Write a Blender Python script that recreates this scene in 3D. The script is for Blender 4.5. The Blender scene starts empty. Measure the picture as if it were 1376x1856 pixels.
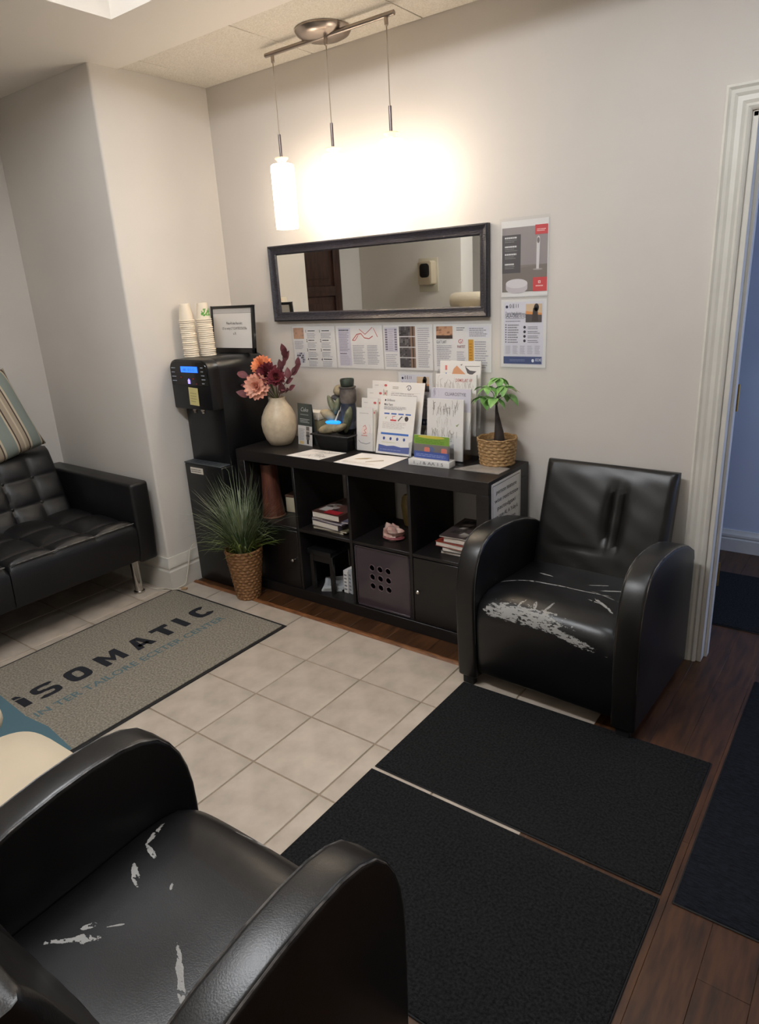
import bpy, bmesh, math, random
from mathutils import Vector, Matrix
random.seed(7)
SC = bpy.context.scene
COL = SC.collection
PI = math.pi

# ------------------------------------------------------------------ camera, world, light, exposure
cd = bpy.data.cameras.new('camera')
cam = bpy.data.objects.new('camera', cd)
COL.objects.link(cam)
rx = Vector((0.8045992, 0.5913581, -0.0539972))
dn = Vector((0.1453817, -0.2843350, -0.9476380))
fw = Vector((-0.5757467, 0.7546186, -0.3147484))
m = Matrix.Identity(4)
for i in range(3):
    m[i][0] = rx[i]; m[i][1] = -dn[i]; m[i][2] = -fw[i]
m.translation = Vector((0.0, -2.78, 1.57))
cam.matrix_world = m
cd.sensor_fit = 'VERTICAL'; cd.sensor_height = 24.0
cd.lens = 1234.7 / 1856.0 * 24.0
cd.clip_start = 0.02
SC.camera = cam

SC.view_settings.view_transform = 'Standard'
SC.view_settings.look = 'None'
SC.view_settings.exposure = 0.40
SC.view_settings.gamma = 1.0
SC.view_settings.use_curve_mapping = False

w = bpy.data.worlds.new('world'); SC.world = w; w.use_nodes = True
w.node_tree.nodes['Background'].inputs[0].default_value = (0.6, 0.7, 0.9, 1)
w.node_tree.nodes['Background'].inputs[1].default_value = 0.05

PENDANT = (10.5, 10.0, 10.0)       # shade emission strengths, the left lamp is the weaker one
PENDANT_COL = (1.0, 0.87, 0.72)
TRAY_E = 37.0                     # fluorescent wrap lamp in the raised tray
SPOT_E = 74.0                     # recessed ceiling lamp near the doorway

def area(name, loc, rot, sx, sy, power, col):
    l = bpy.data.lights.new(name, 'AREA'); l.shape = 'RECTANGLE'; l.size = sx; l.size_y = sy
    l.energy = power; l.color = col
    o = bpy.data.objects.new(name, l); COL.objects.link(o); o.location = loc; o.rotation_euler = rot
    return o
# daylight that reaches the hall through its window at the right-hand end
area('hall_window_daylight', (1.48, 0.75, 1.35), (0, PI/2, 0), 1.3, 0.9, 15.0, (0.42, 0.58, 1.0))

# ------------------------------------------------------------------ helpers
def s2l(c):
    r = []
    for v in c[:3]:
        v = v/255.0
        r.append(v/12.92 if v <= 0.04045 else ((v+0.055)/1.055)**2.4)
    return (r[0], r[1], r[2], 1.0)

MATS = {}
def mat(name, col, rough=0.5, metal=0.0, var=0.0, vscale=20.0, bump=0.0, bscale=100.0, rand=0.0,
        emit=None, estr=0.0, coat=0.0, spec=0.5, stretch=None, col2=None, trans=0.0, objco=True, detail=4.0):
    """principled material; var/col2: noise colour variation, bump: noise bump, rand: per-object value shift"""
    if name in MATS: return MATS[name]
    M = bpy.data.materials.new(name); M.use_nodes = True
    nt = M.node_tree; N = nt.nodes; L = nt.links
    b = N['Principled BSDF']
    b.inputs['Base Color'].default_value = s2l(col)
    b.inputs['Roughness'].default_value = rough
    b.inputs['Metallic'].default_value = metal
    b.inputs['Specular IOR Level'].default_value = spec
    if coat: b.inputs['Coat Weight'].default_value = coat
    if trans: b.inputs['Transmission Weight'].default_value = trans
    if emit:
        b.inputs['Emission Color'].default_value = (emit[0], emit[1], emit[2], 1)
        b.inputs['Emission Strength'].default_value = estr
    tc = N.new('ShaderNodeTexCoord'); vec = tc.outputs['Object' if objco else 'Generated']
    if stretch:
        mp = N.new('ShaderNodeMapping'); mp.inputs['Scale'].default_value = stretch
        L.new(vec, mp.inputs['Vector']); vec = mp.outputs['Vector']
    out = None
    if var > 0 or col2:
        nz = N.new('ShaderNodeTexNoise'); nz.inputs['Scale'].default_value = vscale; nz.inputs['Detail'].default_value = detail
        L.new(vec, nz.inputs['Vector'])
        cr = N.new('ShaderNodeValToRGB')
        c1 = s2l(col)
        if col2: c2 = s2l(col2)
        else: c2 = tuple(max(0, x*(1-var)) for x in c1[:3])+(1,)
        cr.color_ramp.elements[0].position = 0.35; cr.color_ramp.elements[0].color = c2
        cr.color_ramp.elements[1].position = 0.65; cr.color_ramp.elements[1].color = c1
        L.new(nz.outputs['Fac'], cr.inputs['Fac']); out = cr.outputs['Color']
    if rand > 0:
        oi = N.new('ShaderNodeObjectInfo')
        mr = N.new('ShaderNodeMapRange'); mr.inputs['To Min'].default_value = 1-rand; mr.inputs['To Max'].default_value = 1+rand
        L.new(oi.outputs['Random'], mr.inputs['Value'])
        hs = N.new('ShaderNodeHueSaturation')
        if out: L.new(out, hs.inputs['Color'])
        else: hs.inputs['Color'].default_value = s2l(col)
        L.new(mr.outputs['Result'], hs.inputs['Value']); out = hs.outputs['Color']
    if out: L.new(out, b.inputs['Base Color'])
    if bump > 0:
        nb = N.new('ShaderNodeTexNoise'); nb.inputs['Scale'].default_value = bscale; nb.inputs['Detail'].default_value = 3
        L.new(vec, nb.inputs['Vector'])
        bp = N.new('ShaderNodeBump'); bp.inputs['Strength'].default_value = bump; bp.inputs['Distance'].default_value = 0.01
        L.new(nb.outputs['Fac'], bp.inputs['Height']); L.new(bp.outputs['Normal'], b.inputs['Normal'])
    MATS[name] = M
    return M

def clear_mat():
    if 'clear_plastic' in MATS: return MATS['clear_plastic']
    M = bpy.data.materials.new('clear_plastic'); M.use_nodes = True
    nt = M.node_tree; N = nt.nodes; L = nt.links
    N.remove(N['Principled BSDF'])
    t = N.new('ShaderNodeBsdfTransparent'); t.inputs[0].default_value = (0.98, 0.985, 0.99, 1)
    g = N.new('ShaderNodeBsdfGlossy'); g.inputs['Roughness'].default_value = 0.08
    lw = N.new('ShaderNodeLayerWeight'); lw.inputs['Blend'].default_value = 0.25
    mx = N.new('ShaderNodeMixShader')
    ml = N.new('ShaderNodeMath'); ml.operation = 'MULTIPLY'; ml.inputs[1].default_value = 0.35
    L.new(lw.outputs['Fresnel'], ml.inputs[0]); L.new(ml.outputs[0], mx.inputs[0]); L.new(t.outputs[0], mx.inputs[1]); L.new(g.outputs[0], mx.inputs[2])
    L.new(mx.outputs[0], N['Material Output'].inputs[0])
    MATS['clear_plastic'] = M
    return M

def print_mat(name='print_ink', rough=0.55):
    if name in MATS: return MATS[name]
    M = bpy.data.materials.new(name); M.use_nodes = True
    N = M.node_tree.nodes; b = N['Principled BSDF']; b.inputs['Roughness'].default_value = rough
    a = N.new('ShaderNodeVertexColor'); a.layer_name = 'Col'
    M.node_tree.links.new(a.outputs['Color'], b.inputs['Base Color'])
    MATS[name] = M
    return M

class MB:
    """collects simple shapes into one mesh"""
    def __init__(s): s.v = []; s.f = []
    def add(s, vs, fs):
        o = len(s.v); s.v += [tuple(p) for p in vs]; s.f += [tuple(i+o for i in f) for f in fs]; return s
    def box(s, x0, x1, y0, y1, z0, z1, M=None):
        vs = [Vector((x, y, z)) for z in (z0, z1) for y in (y0, y1) for x in (x0, x1)]
        if M: vs = [M @ v for v in vs]
        return s.add(vs, [(0,2,3,1),(4,5,7,6),(0,1,5,4),(1,3,7,5),(3,2,6,7),(2,0,4,6)])
    def lathe(s, prof, n=32, c=(0,0,0), caps=True, sx=1, sy=1, M=None):
        vs = []; fs = []
        for r, z in prof:
            for k in range(n):
                a = 2*PI*k/n; p = Vector((c[0]+r*math.cos(a)*sx, c[1]+r*math.sin(a)*sy, c[2]+z))
                vs.append(M @ p if M else p)
        m_ = len(prof)
        for i in range(m_-1):
            for k in range(n):
                a, b_ = i*n+k, i*n+(k+1) % n
                fs.append((a, b_, b_+n, a+n))
        if caps:
            fs.append(tuple(range(n-1, -1, -1))); fs.append(tuple(range((m_-1)*n, m_*n)))
        return s.add(vs, fs)
    def tube(s, pts, r, n=8, caps=True):
        pts = [Vector(p) for p in pts]; R = r if isinstance(r, (list, tuple)) else [r]*len(pts)
        vs = []; fs = []; up = None
        for i, p in enumerate(pts):
            d = (pts[min(i+1, len(pts)-1)]-pts[max(i-1, 0)]).normalized()
            if up is None:
                up = Vector((0,0,1)) if abs(d.z) < 0.9 else Vector((1,0,0))
            a = d.cross(up).normalized(); b_ = a.cross(d).normalized(); up = b_
            for k in range(n):
                t = 2*PI*k/n; vs.append(p+(a*math.cos(t)+b_*math.sin(t))*R[i])
        for i in range(len(pts)-1):
            for k in range(n):
                q, w_ = i*n+k, i*n+(k+1) % n
                fs.append((q, w_, w_+n, q+n))
        if caps: fs.append(tuple(range(n-1, -1, -1))); fs.append(tuple(range((len(pts)-1)*n, len(pts)*n)))
        return s.add(vs, fs)
    def prism(s, poly, axis, lo, hi):
        """poly: 2D list in the two other axes (order x,y,z without axis)"""
        def P(a, b_, t): return (t, a, b_) if axis == 'x' else (a, t, b_) if axis == 'y' else (a, b_, t)
        n = len(poly); vs = [P(a, b_, lo) for a, b_ in poly]+[P(a, b_, hi) for a, b_ in poly]
        fs = [tuple(range(n-1, -1, -1)), tuple(range(n, 2*n))]+[(i, (i+1) % n, (i+1) % n+n, i+n) for i in range(n)]
        return s.add(vs, fs)
    def loft(s, rings, cap=True, closed=True):
        n = len(rings[0]); vs = [p for r_ in rings for p in r_]; fs = []
        for i in range(len(rings)-1):
            for k in range(n if closed else n-1):
                a, b_ = i*n+k, i*n+(k+1) % n
                fs.append((a, b_, b_+n, a+n))
        if cap: fs.append(tuple(range(n-1, -1, -1))); fs.append(tuple(range((len(rings)-1)*n, len(rings)*n)))
        return s.add(vs, fs)
    def ball(s, c, r, seg=16, ring=10, M=None, fn=None):
        rings = []
        for i in range(ring+1):
            t = PI*i/ring
            t = min(max(t, 0.02), PI-0.02)
            row = []
            for k in range(seg):
                a = 2*PI*k/seg
                d = Vector((math.sin(t)*math.cos(a), math.sin(t)*math.sin(a), math.cos(t)))
                q = 1.0 if fn is None else fn(d)
                p = Vector((d.x*r[0], d.y*r[1], d.z*r[2]))*q
                if M: p = M @ p
                row.append(p+Vector(c))
            rings.append(row)
        return s.loft(rings)
    def grid(s, fn, nu, nv, flip=False):
        vs = [fn(i/nu, j/nv) for j in range(nv+1) for i in range(nu+1)]
        fs = []
        for j in range(nv):
            for i in range(nu):
                a = j*(nu+1)+i; q = (a, a+1, a+nu+2, a+nu+1)
                fs.append(q[::-1] if flip else q)
        return s.add(vs, fs)
    def mesh(s, name, bevel=0.0, seg=2, ang=40, smooth=True):
        bm = bmesh.new()
        bv = [bm.verts.new(p) for p in s.v]
        for f in s.f:
            try: bm.faces.new([bv[i] for i in f])
            except ValueError: pass
        bmesh.ops.remove_doubles(bm, verts=bm.verts, dist=1e-6)
        bmesh.ops.recalc_face_normals(bm, faces=bm.faces)
        if bevel > 0:
            es = [e for e in bm.edges if len(e.link_faces) == 2 and e.calc_face_angle(0) > math.radians(35)]
            bmesh.ops.bevel(bm, geom=es, offset=bevel, segments=seg, affect='EDGES', profile=0.5, clamp_overlap=True)
        me = bpy.data.meshes.new(name); bm.to_mesh(me); bm.free()
        if smooth:
            for p in me.polygons: p.use_smooth = True
            me.set_sharp_from_angle(angle=math.radians(ang))
        return me
    def build(s, name, material, parent=None, loc=(0,0,0), rot=(0,0,0), **kw):
        return obj(name, s.mesh(name, **kw), material, parent, loc, rot)

def obj(name, me, material=None, parent=None, loc=(0,0,0), rot=(0,0,0)):
    if material and not me.materials: me.materials.append(material)
    o = bpy.data.objects.new(name, me); COL.objects.link(o)
    o.location = loc; o.rotation_euler = rot
    if parent: o.parent = parent
    return o
def tag(o, label, cat, group=None):
    o['label'] = label; o['category'] = cat
    if group: o['group'] = group
    return o
def thing(name, label, cat, loc=(0,0,0), rotz=0.0, group=None, rot=None):
    o = bpy.data.objects.new(name, None); COL.objects.link(o); o.empty_display_size = 0.05
    o.location = loc; o.rotation_euler = rot if rot else (0, 0, rotz)
    return tag(o, label, cat, group)
def struct(o): o['kind'] = 'structure'; return o
def dup_tree(o, parent=None):
    c = o.copy(); COL.objects.link(c); c.parent = parent
    for ch in list(o.children): dup_tree(ch, c)
    return c

# ---- flat print: rectangles, polygons and lettering on one plane
TXT = {}
def text_geo(s, bold=0.0, shear=0.0, spacing=1.0):
    k = (s, bold, shear, spacing)
    if k in TXT: return TXT[k]
    cu = bpy.data.curves.new('lettering', 'FONT'); cu.body = s; cu.size = 1.0; cu.offset = bold; cu.shear = shear
    cu.space_character = spacing; cu.resolution_u = 3
    o = bpy.data.objects.new('lettering', cu); COL.objects.link(o)
    bpy.context.view_layer.update()
    me = bpy.data.meshes.new_from_object(o)
    vs = [(v.co.x, v.co.y) for v in me.vertices]; fs = [tuple(p.vertices) for p in me.polygons]
    bpy.data.objects.remove(o); bpy.data.curves.remove(cu); bpy.data.meshes.remove(me)
    TXT[k] = (vs, fs); return TXT[k]

class Print:
    def __init__(s, eps=0.0004): s.v = []; s.f = []; s.c = []; s.layer = 1; s.eps = eps; s.rnd = random.Random(3)
    def poly(s, pts, col, layer=None):
        o = len(s.v); L_ = layer or s.layer
        s.v += [(p[0], p[1], L_) for p in pts]; s.f.append(tuple(range(o, o+len(pts)))); s.c.append(s2l(col)); return s
    def rect(s, u0, v0, u1, v1, col, layer=None): return s.poly([(u0,v0),(u1,v0),(u1,v1),(u0,v1)], col, layer)
    def disc(s, u, v, ru, rv, col, n=18, layer=None, a0=0, a1=2*PI):
        return s.poly([(u+ru*math.cos(a0+(a1-a0)*k/n), v+rv*math.sin(a0+(a1-a0)*k/n)) for k in range(n)], col, layer)
    def line(s, pts, wd, col, layer=None):
        for a, b_ in zip(pts, pts[1:]):
            d = Vector((b_[0]-a[0], b_[1]-a[1]))
            if d.length < 1e-6: continue
            n = Vector((-d.y, d.x)).normalized()*wd/2
            s.poly([(a[0]-n.x, a[1]-n.y), (b_[0]-n.x, b_[1]-n.y), (b_[0]+n.x, b_[1]+n.y), (a[0]+n.x, a[1]+n.y)], col, layer)
        return s
    def text(s, t, u, v, size, col, align='l', bold=0.0, shear=0.0, spacing=1.0, layer=None, width=None, rot=0.0):
        vs, fs = text_geo(t, bold, shear, spacing)
        if not vs: return s
        x0 = min(p[0] for p in vs); x1 = max(p[0] for p in vs)
        kx = size
        if width: kx = width/(x1-x0)
        off = {'l': -x0, 'c': -(x0+x1)/2, 'r': -x1}[align]
        o = len(s.v); L_ = layer or s.layer+1; c, q = math.cos(rot), math.sin(rot)
        for p in vs:
            a = (p[0]+off)*kx; b_ = p[1]*size
            s.v.append((u+a*c-b_*q, v+a*q+b_*c, L_))
        for f in fs: s.f.append(tuple(i+o for i in f)); s.c.append(s2l(col))
        return s
    def lines(s, u0, v0, u1, v1, n, col, h=0.42, ragged=0.25, layer=None):
        """rows of tiny unreadable print"""
        st = (v1-v0)/n
        for i in range(n):
            v = v1-(i+0.8)*st; end = u1-(u1-u0)*s.rnd.random()*ragged; u = u0
            while u < end-1e-5:
                wd = (u1-u0)*(0.06+0.12*s.rnd.random()); e = min(u+wd, end)
                s.rect(u, v, e, v+st*h, col, layer or s.layer+1); u = e+(u1-u0)*0.02
        return s
    def build(s, name, parent, O, U, V, rough=0.55, matname='print_ink'):
        O = Vector(O); U = Vector(U).normalized(); V = Vector(V).normalized(); N_ = U.cross(V)
        me = bpy.data.meshes.new(name)
        me.from_pydata([O+U*a+V*b_+N_*(s.eps*L_) for a, b_, L_ in s.v], [], s.f)
        at = me.color_attributes.new('Col', 'FLOAT_COLOR', 'CORNER')
        i = 0
        for p, c in zip(me.polygons, s.c):
            for _ in p.loop_indices: at.data[i].color = c; i += 1
        me.materials.append(print_mat(matname, rough))
        o = bpy.data.objects.new(name, me); COL.objects.link(o)
        if parent: o.parent = parent
        return o

# ------------------------------------------------------------------ materials
M_wall = mat('wall_paint', (220, 214, 206), 0.72, var=0.035, vscale=2.5, bump=0.05, bscale=260)
M_hall = mat('hall_wall_paint', (196, 203, 216), 0.7, var=0.04, vscale=3, bump=0.05, bscale=200)
M_ceil = mat('ceiling_paint', (243, 236, 226), 0.8, bump=0.04, bscale=200)
M_trim = mat('trim_paint', (214, 209, 199), 0.38, var=0.06, vscale=9)
M_ctile = mat('mineral_tile', (240, 233, 220), 0.9, col2=(222, 213, 198), vscale=160, bump=0.35, bscale=190)
M_grout = mat('grout', (158, 141, 120), 0.9, var=0.2, vscale=40)
M_tile = mat('ceramic_tile', (190, 177, 162), 0.42, col2=(168, 156, 142), vscale=9, bump=0.05, bscale=30, rand=0.05, detail=9)
M_wood = mat('floor_wood', (84, 52, 28), 0.42, col2=(52, 31, 16), vscale=7, stretch=(7, 0.9, 1), bump=0.04, bscale=40, rand=0.16, detail=8)
M_woodedge = mat('wood_edge', (136, 88, 52), 0.4, col2=(94, 58, 34), vscale=16, stretch=(1, 6, 1), bump=0.05, bscale=60)
M_under = mat('subfloor', (70, 48, 36), 0.8)
M_lea = mat('black_leather', (23, 21, 20), 0.35, var=0.25, vscale=6, bump=0.06, bscale=330)
M_lea_sofa = mat('sofa_leather', (24, 23, 24), 0.40, var=0.2, vscale=8, bump=0.10, bscale=260)
M_pipe = mat('worn_piping', (104, 99, 95), 0.42, col2=(34, 32, 32), vscale=34)
M_blackwood = mat('black_brown_laminate', (21, 18, 18), 0.42, col2=(29, 25, 24), vscale=30, stretch=(0.3, 4, 4), bump=0.03, bscale=80)
M_black = mat('black_plastic', (17, 17, 19), 0.33, bump=0.03, bscale=200)
M_blackm = mat('black_matte', (16, 16, 17), 0.6)
M_chrome = mat('chrome', (200, 195, 190), 0.14, metal=1.0)
M_nickel = mat('brushed_nickel', (170, 158, 148), 0.3, metal=1.0)
M_brass = mat('brass', (158, 132, 74), 0.42, metal=0.85, var=0.3, vscale=60)
M_paper = mat('white_paper', (226, 222, 217), 0.6, var=0.02, vscale=6)
M_paper2 = mat('ivory_paper', (220, 212, 198), 0.6)
M_mat = mat('black_carpet', (43, 43, 44), 0.95, col2=(17, 17, 18), vscale=130, bump=0.9, bscale=300, detail=15, spec=0.2)
M_mat2 = mat('navy_ribbed_carpet', (30, 34, 44), 0.95, col2=(13, 15, 20), vscale=60, bump=0.9, bscale=60, stretch=(1, 5, 1), spec=0.2)
M_rubber = mat('black_rubber', (22, 20, 20), 0.7)
M_rug = mat('grey_carpet', (158, 150, 136), 0.95, col2=(118, 112, 101), vscale=120, bump=0.6, bscale=330, detail=6, spec=0.15)
M_wicker = mat('wicker', (186, 150, 102), 0.6, col2=(140, 104, 64), vscale=90, stretch=(1, 1, 3), bump=0.3, bscale=150)
M_clear = clear_mat()

# ------------------------------------------------------------------ room shell
X0 = -3.105; PY = -0.68; XL = -4.02; YF = -3.9; XR = 1.6; ZC = 2.595
DL, DR, DH = -0.487, 0.33, 2.045          # door opening in the back wall
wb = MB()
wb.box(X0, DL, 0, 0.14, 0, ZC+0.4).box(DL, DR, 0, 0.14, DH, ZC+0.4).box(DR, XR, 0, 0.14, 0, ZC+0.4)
struct(wb.build('wall_back', mat('wall_paint_dimmed', (205, 198, 190), 0.72, var=0.035, vscale=2.5, bump=0.05, bscale=260), smooth=False))  # room's wall paint, darkened on this wall to offset over-bright lamplight
struct(MB().box(XL-0.1, X0, PY, 0.14, 0, ZC+0.4).build('wall_alcove_right', M_wall, bevel=0.012, seg=3))
struct(MB().box(XL-0.12, XL, YF, PY, 0, ZC+0.4).build('wall_left', M_wall, smooth=False))
struct(MB().box(XL, -2.97, -2.62, -2.42, 0, ZC+0.02).build('wall_alcove_left', M_wall, bevel=0.008))
struct(MB().box(XL-0.12, XR+0.1, YF-0.1, YF, 0, ZC+0.4).build('wall_front', M_wall, smooth=False))
struct(MB().box(XR, XR+0.1, YF, 2.0, 0, ZC+0.4).build('wall_right', M_wall, smooth=False))
# hall beyond the doorway
struct(MB().box(-1.9, XR, 1.36, 1.46, 0, ZC+0.4).build('wall_hall', M_hall, smooth=False))
struct(MB().box(-2.0, -1.9, 0.14, 1.46, 0, ZC+0.4).build('wall_hall_left', M_hall, smooth=False))
struct(MB().box(-2.0, XR, 0.14, 1.46, 2.45, 2.55).build('ceiling_hall', M_ceil, smooth=False))

# ceiling: plasterboard with a raised tray, and a strip of mineral tiles along the back wall
TX0, TX1, TY0, TY1 = -2.60, 0.55, -3.2, -0.885
TE = -0.524
cl = MB()
cl.box(XL, TX0, YF, TE, ZC-0.004, ZC+0.30).box(TX1, XR, YF, TE, ZC-0.004, ZC+0.30)
cl.box(TX0, TX1, TY1, TE, ZC-0.004, ZC+0.30).box(TX0, TX1, YF, TY0, ZC-0.004, ZC+0.30)
cl.box(TX0, TX1, TY0, TY1, ZC+0.24, ZC+0.30)
ceil = struct(cl.build('ceiling', M_ceil, smooth=False))
struct(MB().box(XL, XR, TE, 0.0, ZC+0.02, ZC+0.05).build('ceiling_grid_backing', mat('dark_gap', (60, 54, 48), 0.9)))
seams = [X0, -2.955, -2.353, -1.753, -1.153, -0.553, 0.047, 0.647, 1.247, XR]
for a, b_ in zip(seams, seams[1:]):
    g = 0.0022
    MB().box(a+g, b_-g, TE+0.004, -0.002, ZC+0.001, ZC+0.018).build('ceiling_tile', M_ctile, ceil, bevel=0.002, seg=1)

# floor: ceramic tiles in the waiting area, wooden planks along the back wall, doorway and hall
flo = struct(MB().box(XL, XR, YF, 1.46, -0.06, -0.003).build('floor', M_grout, smooth=False))
T = 0.307; TW_X = -0.69; TW_Y = -0.548
xs = [-1.31-T*k for k in range(9)]; xs = sorted([-1.003, TW_X]+xs); xs = [XL]+[x for x in xs if x > XL+0.05]
ys = [-0.862-T*k for k in range(10)]; ys = sorted(ys)+[TW_Y]; ys = [YF]+[y for y in ys if y > YF+0.05]
tile_cache = {}
for a, b_ in zip(xs, xs[1:]):
    for c, d in zip(ys, ys[1:]):
        g = 0.0028; k = (round(b_-a, 3), round(d-c, 3))
        if k not in tile_cache:
            wd, dp = b_-a-2*g, d-c-2*g
            tile_cache[k] = MB().box(-wd/2, wd/2, -dp/2, dp/2, -0.005, 0.0).mesh('floor_tile', bevel=0.0016, seg=1)
        o = obj('floor_tile', tile_cache[k], M_tile, flo, ((a+b_)/2, (c+d)/2, 0))
# planks (run away from the viewer)
PW = 0.112
def plank(x0, x1, y0, y1):
    g = 0.00025
    MB().box(x0+g, x1-g, y0+g, y1-g, -0.005, 0.0).build('floor_plank', M_wood, flo, bevel=0.0008, seg=1)
x = -0.049+PW*15
rn = random.Random(5)
pl = []
k = -40
while True:
    x0 = -0.049+PW*k; x1 = x0+PW; k += 1
    if x0 > XR: break
    if x1 < XL+0.9: continue
    x0 = max(x0, X0); x1 = min(x1, XR)
    if x1-x0 < 0.01: continue
    if x0 < TW_X-0.01:
        segs = [TW_Y+0.022, 0.0, 1.36]; lim = x1
        if x0 < TW_X < x1: pass
        a = TW_Y+0.022
        plank(x0, x1, a, 0.0)
        if x1 > -1.9: plank(max(x0, -1.9), x1, 0.14, 1.36)
    else:
        cut = [YF]
        y = -1.453 if -0.165 < x0 < -0.15 else -3.6+rn.random()*0.9
        while y < YF+0.2: y += 0.9
        yy = []
        q = y
        while q > YF+0.2: yy.append(q); q -= 0.92
        q = y+0.92
        while q < 1.2: yy.append(q); q += 0.92
        cut = [YF]+sorted(yy)+[1.36]
        for c, d in zip(cut, cut[1:]): plank(x0, x1, c, d)
    pl.append(x0)
yy = YF
for y1_ in (-3.1, -2.2, -1.25, TW_Y+0.022): plank(TW_X+0.016, -0.049-5*PW, yy, y1_); yy = y1_
# brown transition strip between tile and wood
struct(MB().prism([(TW_Y-0.004, -0.004), (TW_Y+0.024, -0.004), (TW_Y+0.02, 0.006), (TW_Y+0.006, 0.005)], 'x', X0, TW_X).build('trim_1', M_woodedge))
struct(MB().prism([(TW_X-0.004, -0.004), (TW_X+0.024, -0.004), (TW_X+0.02, 0.004), (TW_X+0.004, 0.004)], 'y', YF, TW_Y-0.004).build('trim_2', M_woodedge) if False else MB().box(TW_X-0.003, TW_X+0.016, YF, TW_Y-0.004, -0.004, 0.0005).build('trim_2', M_wood))

# baseboards with a stepped moulding
def bb_prof(h=0.17, t=0.018):
    return [(0, 0), (t, 0), (t, h*0.58), (t*0.75, h*0.62), (t*0.75, h*0.66), (t*0.95, h*0.70), (t*0.9, h*0.80), (t*0.5, h*0.9), (t*0.35, h), (0, h)]
def baseboard(name, p0, p1, n, h=0.17):
    d = Vector((p1[0]-p0[0], p1[1]-p0[1], 0)); nn = Vector((n[0], n[1], 0))
    pr = bb_prof(h)
    rings = [[Vector((p[0], p[1], 0))+nn*a+Vector((0, 0, z)) for a, z in pr] for p in (p0, p1)]
    return struct(MB().loft(rings).build(name, M_trim, ang=20))
pr = bb_prof(0.19)
struct(MB().loft([[Vector((XL, PY-a, z)) for a, z in pr], [Vector((X0+a, PY-a, z)) for a, z in pr], [Vector((X0+a, 0.0, z)) for a, z in pr]]).build('baseboard_pillar', M_trim, ang=20))
baseboard('baseboard_left', (XL, -2.42), (XL, PY), (1, 0), 0.19)
baseboard('baseboard_back', (X0, 0), (DL-0.085, 0), (0, -1), 0.17)
baseboard('baseboard_hall', (-1.9, 1.36), (XR, 1.36), (0, -1), 0.128)
baseboard('baseboard_right_of_door', (DR+0.085, 0), (XR, 0), (0, -1), 0.17)

# door casing (moulded) and jambs with hinges
def casing_prof(): return [(0, 0), (0.082, 0), (0.082, -0.021), (0.074, -0.024), (0.066, -0.019), (0.055, -0.018), (0.045, -0.014), (0.030, -0.015), (0.020, -0.011), (0.012, -0.015), (0.005, -0.012), (0.0, -0.008)]
cp = casing_prof()          # u=0 at the opening, u=.082 outer edge
rings = [[Vector((DL-0.004-u, v, 0)) for u, v in cp],
         [Vector((DL-0.004-u, v, DH+0.004+u)) for u, v in cp],
         [Vector((DR+0.004+u, v, DH+0.004+u)) for u, v in cp],
         [Vector((DR+0.004+u, v, 0)) for u, v in cp]]
struct(MB().loft(rings).build('trim_door_casing', M_trim, ang=15))
jb = MB().box(DL-0.001, DL+0.016, -0.004, 0.152, 0, DH).box(DR-0.016, DR+0.001, -0.004, 0.152, 0, DH).box(DL, DR, -0.004, 0.152, DH-0.016, DH+0.001)
jb.box(DL+0.016, DL+0.028, 0.05, 0.09, 0, DH-0.016).box(DR-0.028, DR-0.016, 0.05, 0.09, 0, DH-0.016)
jamb = struct(jb.build('trim_door_jamb', M_trim, bevel=0.0015, seg=1))
for z in (0.345, 1.085, 1.835):
    h = MB().box(DL+0.016, DL+0.0185, 0.096, 0.142, z-0.05, z+0.05)
    h.tube([(DL+0.021, 0.148, z-0.052), (DL+0.021, 0.148, z+0.052)], 0.006, 10)
    h.build('hinge', M_brass, jamb)

# ------------------------------------------------------------------ bookcase
BL, BR, BF, BB, BH = -2.758, -1.252, -0.40, -0.018, 0.788
FT, DT = 0.058, 0.016                      # frame and divider thickness
bc = thing('cube_bookcase', 'long black-brown cube bookcase with eight compartments against the back wall', 'bookcase', ((BL+BR)/2, (BF+BB)/2, 0))
ox, oy = (BL+BR)/2, (BF+BB)/2
def bbox(name, x0, x1, y0, y1, z0, z1, m_=M_blackwood, par=bc, bev=0.0015):
    return MB().box(x0-ox, x1-ox, y0-oy, y1-oy, z0, z1).build(name, m_, par, bevel=bev, seg=1)
bbox('top_board', BL, BR, BF, BB, BH-FT, BH)
bbox('bottom_board', BL, BR, BF, BB, 0.0, FT)
bbox('side_panel', BL, BL+FT, BF, BB, FT, BH-FT)
bbox('side_panel', BR-FT, BR, BF, BB, FT, BH-FT)
cw = (BR-BL-2*FT-3*DT)/4
cx = [BL+FT+i*(cw+DT) for i in range(4)]   # left edge of each compartment
for i in range(1, 4): bbox('divider', cx[i]-DT, cx[i], BF+0.004, BB, FT, BH-FT)
ZS = (FT+BH-FT)/2
for i in range(4): bbox('shelf', cx[i], cx[i]+cw, BF+0.006, BB, ZS-DT/2, ZS+DT/2)
ZT = ZS+DT/2
M_door = mat('black_door_laminate', (19, 17, 17), 0.3, bump=0.02, bscale=50)
for i, kx in ((0, cx[0]+cw-0.035), (3, cx[3]+0.035)):
    d = bbox('door', cx[i]+0.003, cx[i]+cw-0.003, BF+0.004, BF+0.02, FT+0.003, ZS-DT/2-0.003, M_door)
    kb = MB().lathe([(0.004, 0), (0.004, 0.010), (0.009, 0.014), (0.010, 0.020), (0.006, 0.024)], 14)
    kb.build('knob', M_chrome, d, (kx-ox, BF+0.004-oy, 0.222), (PI/2, 0, 0))
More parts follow.
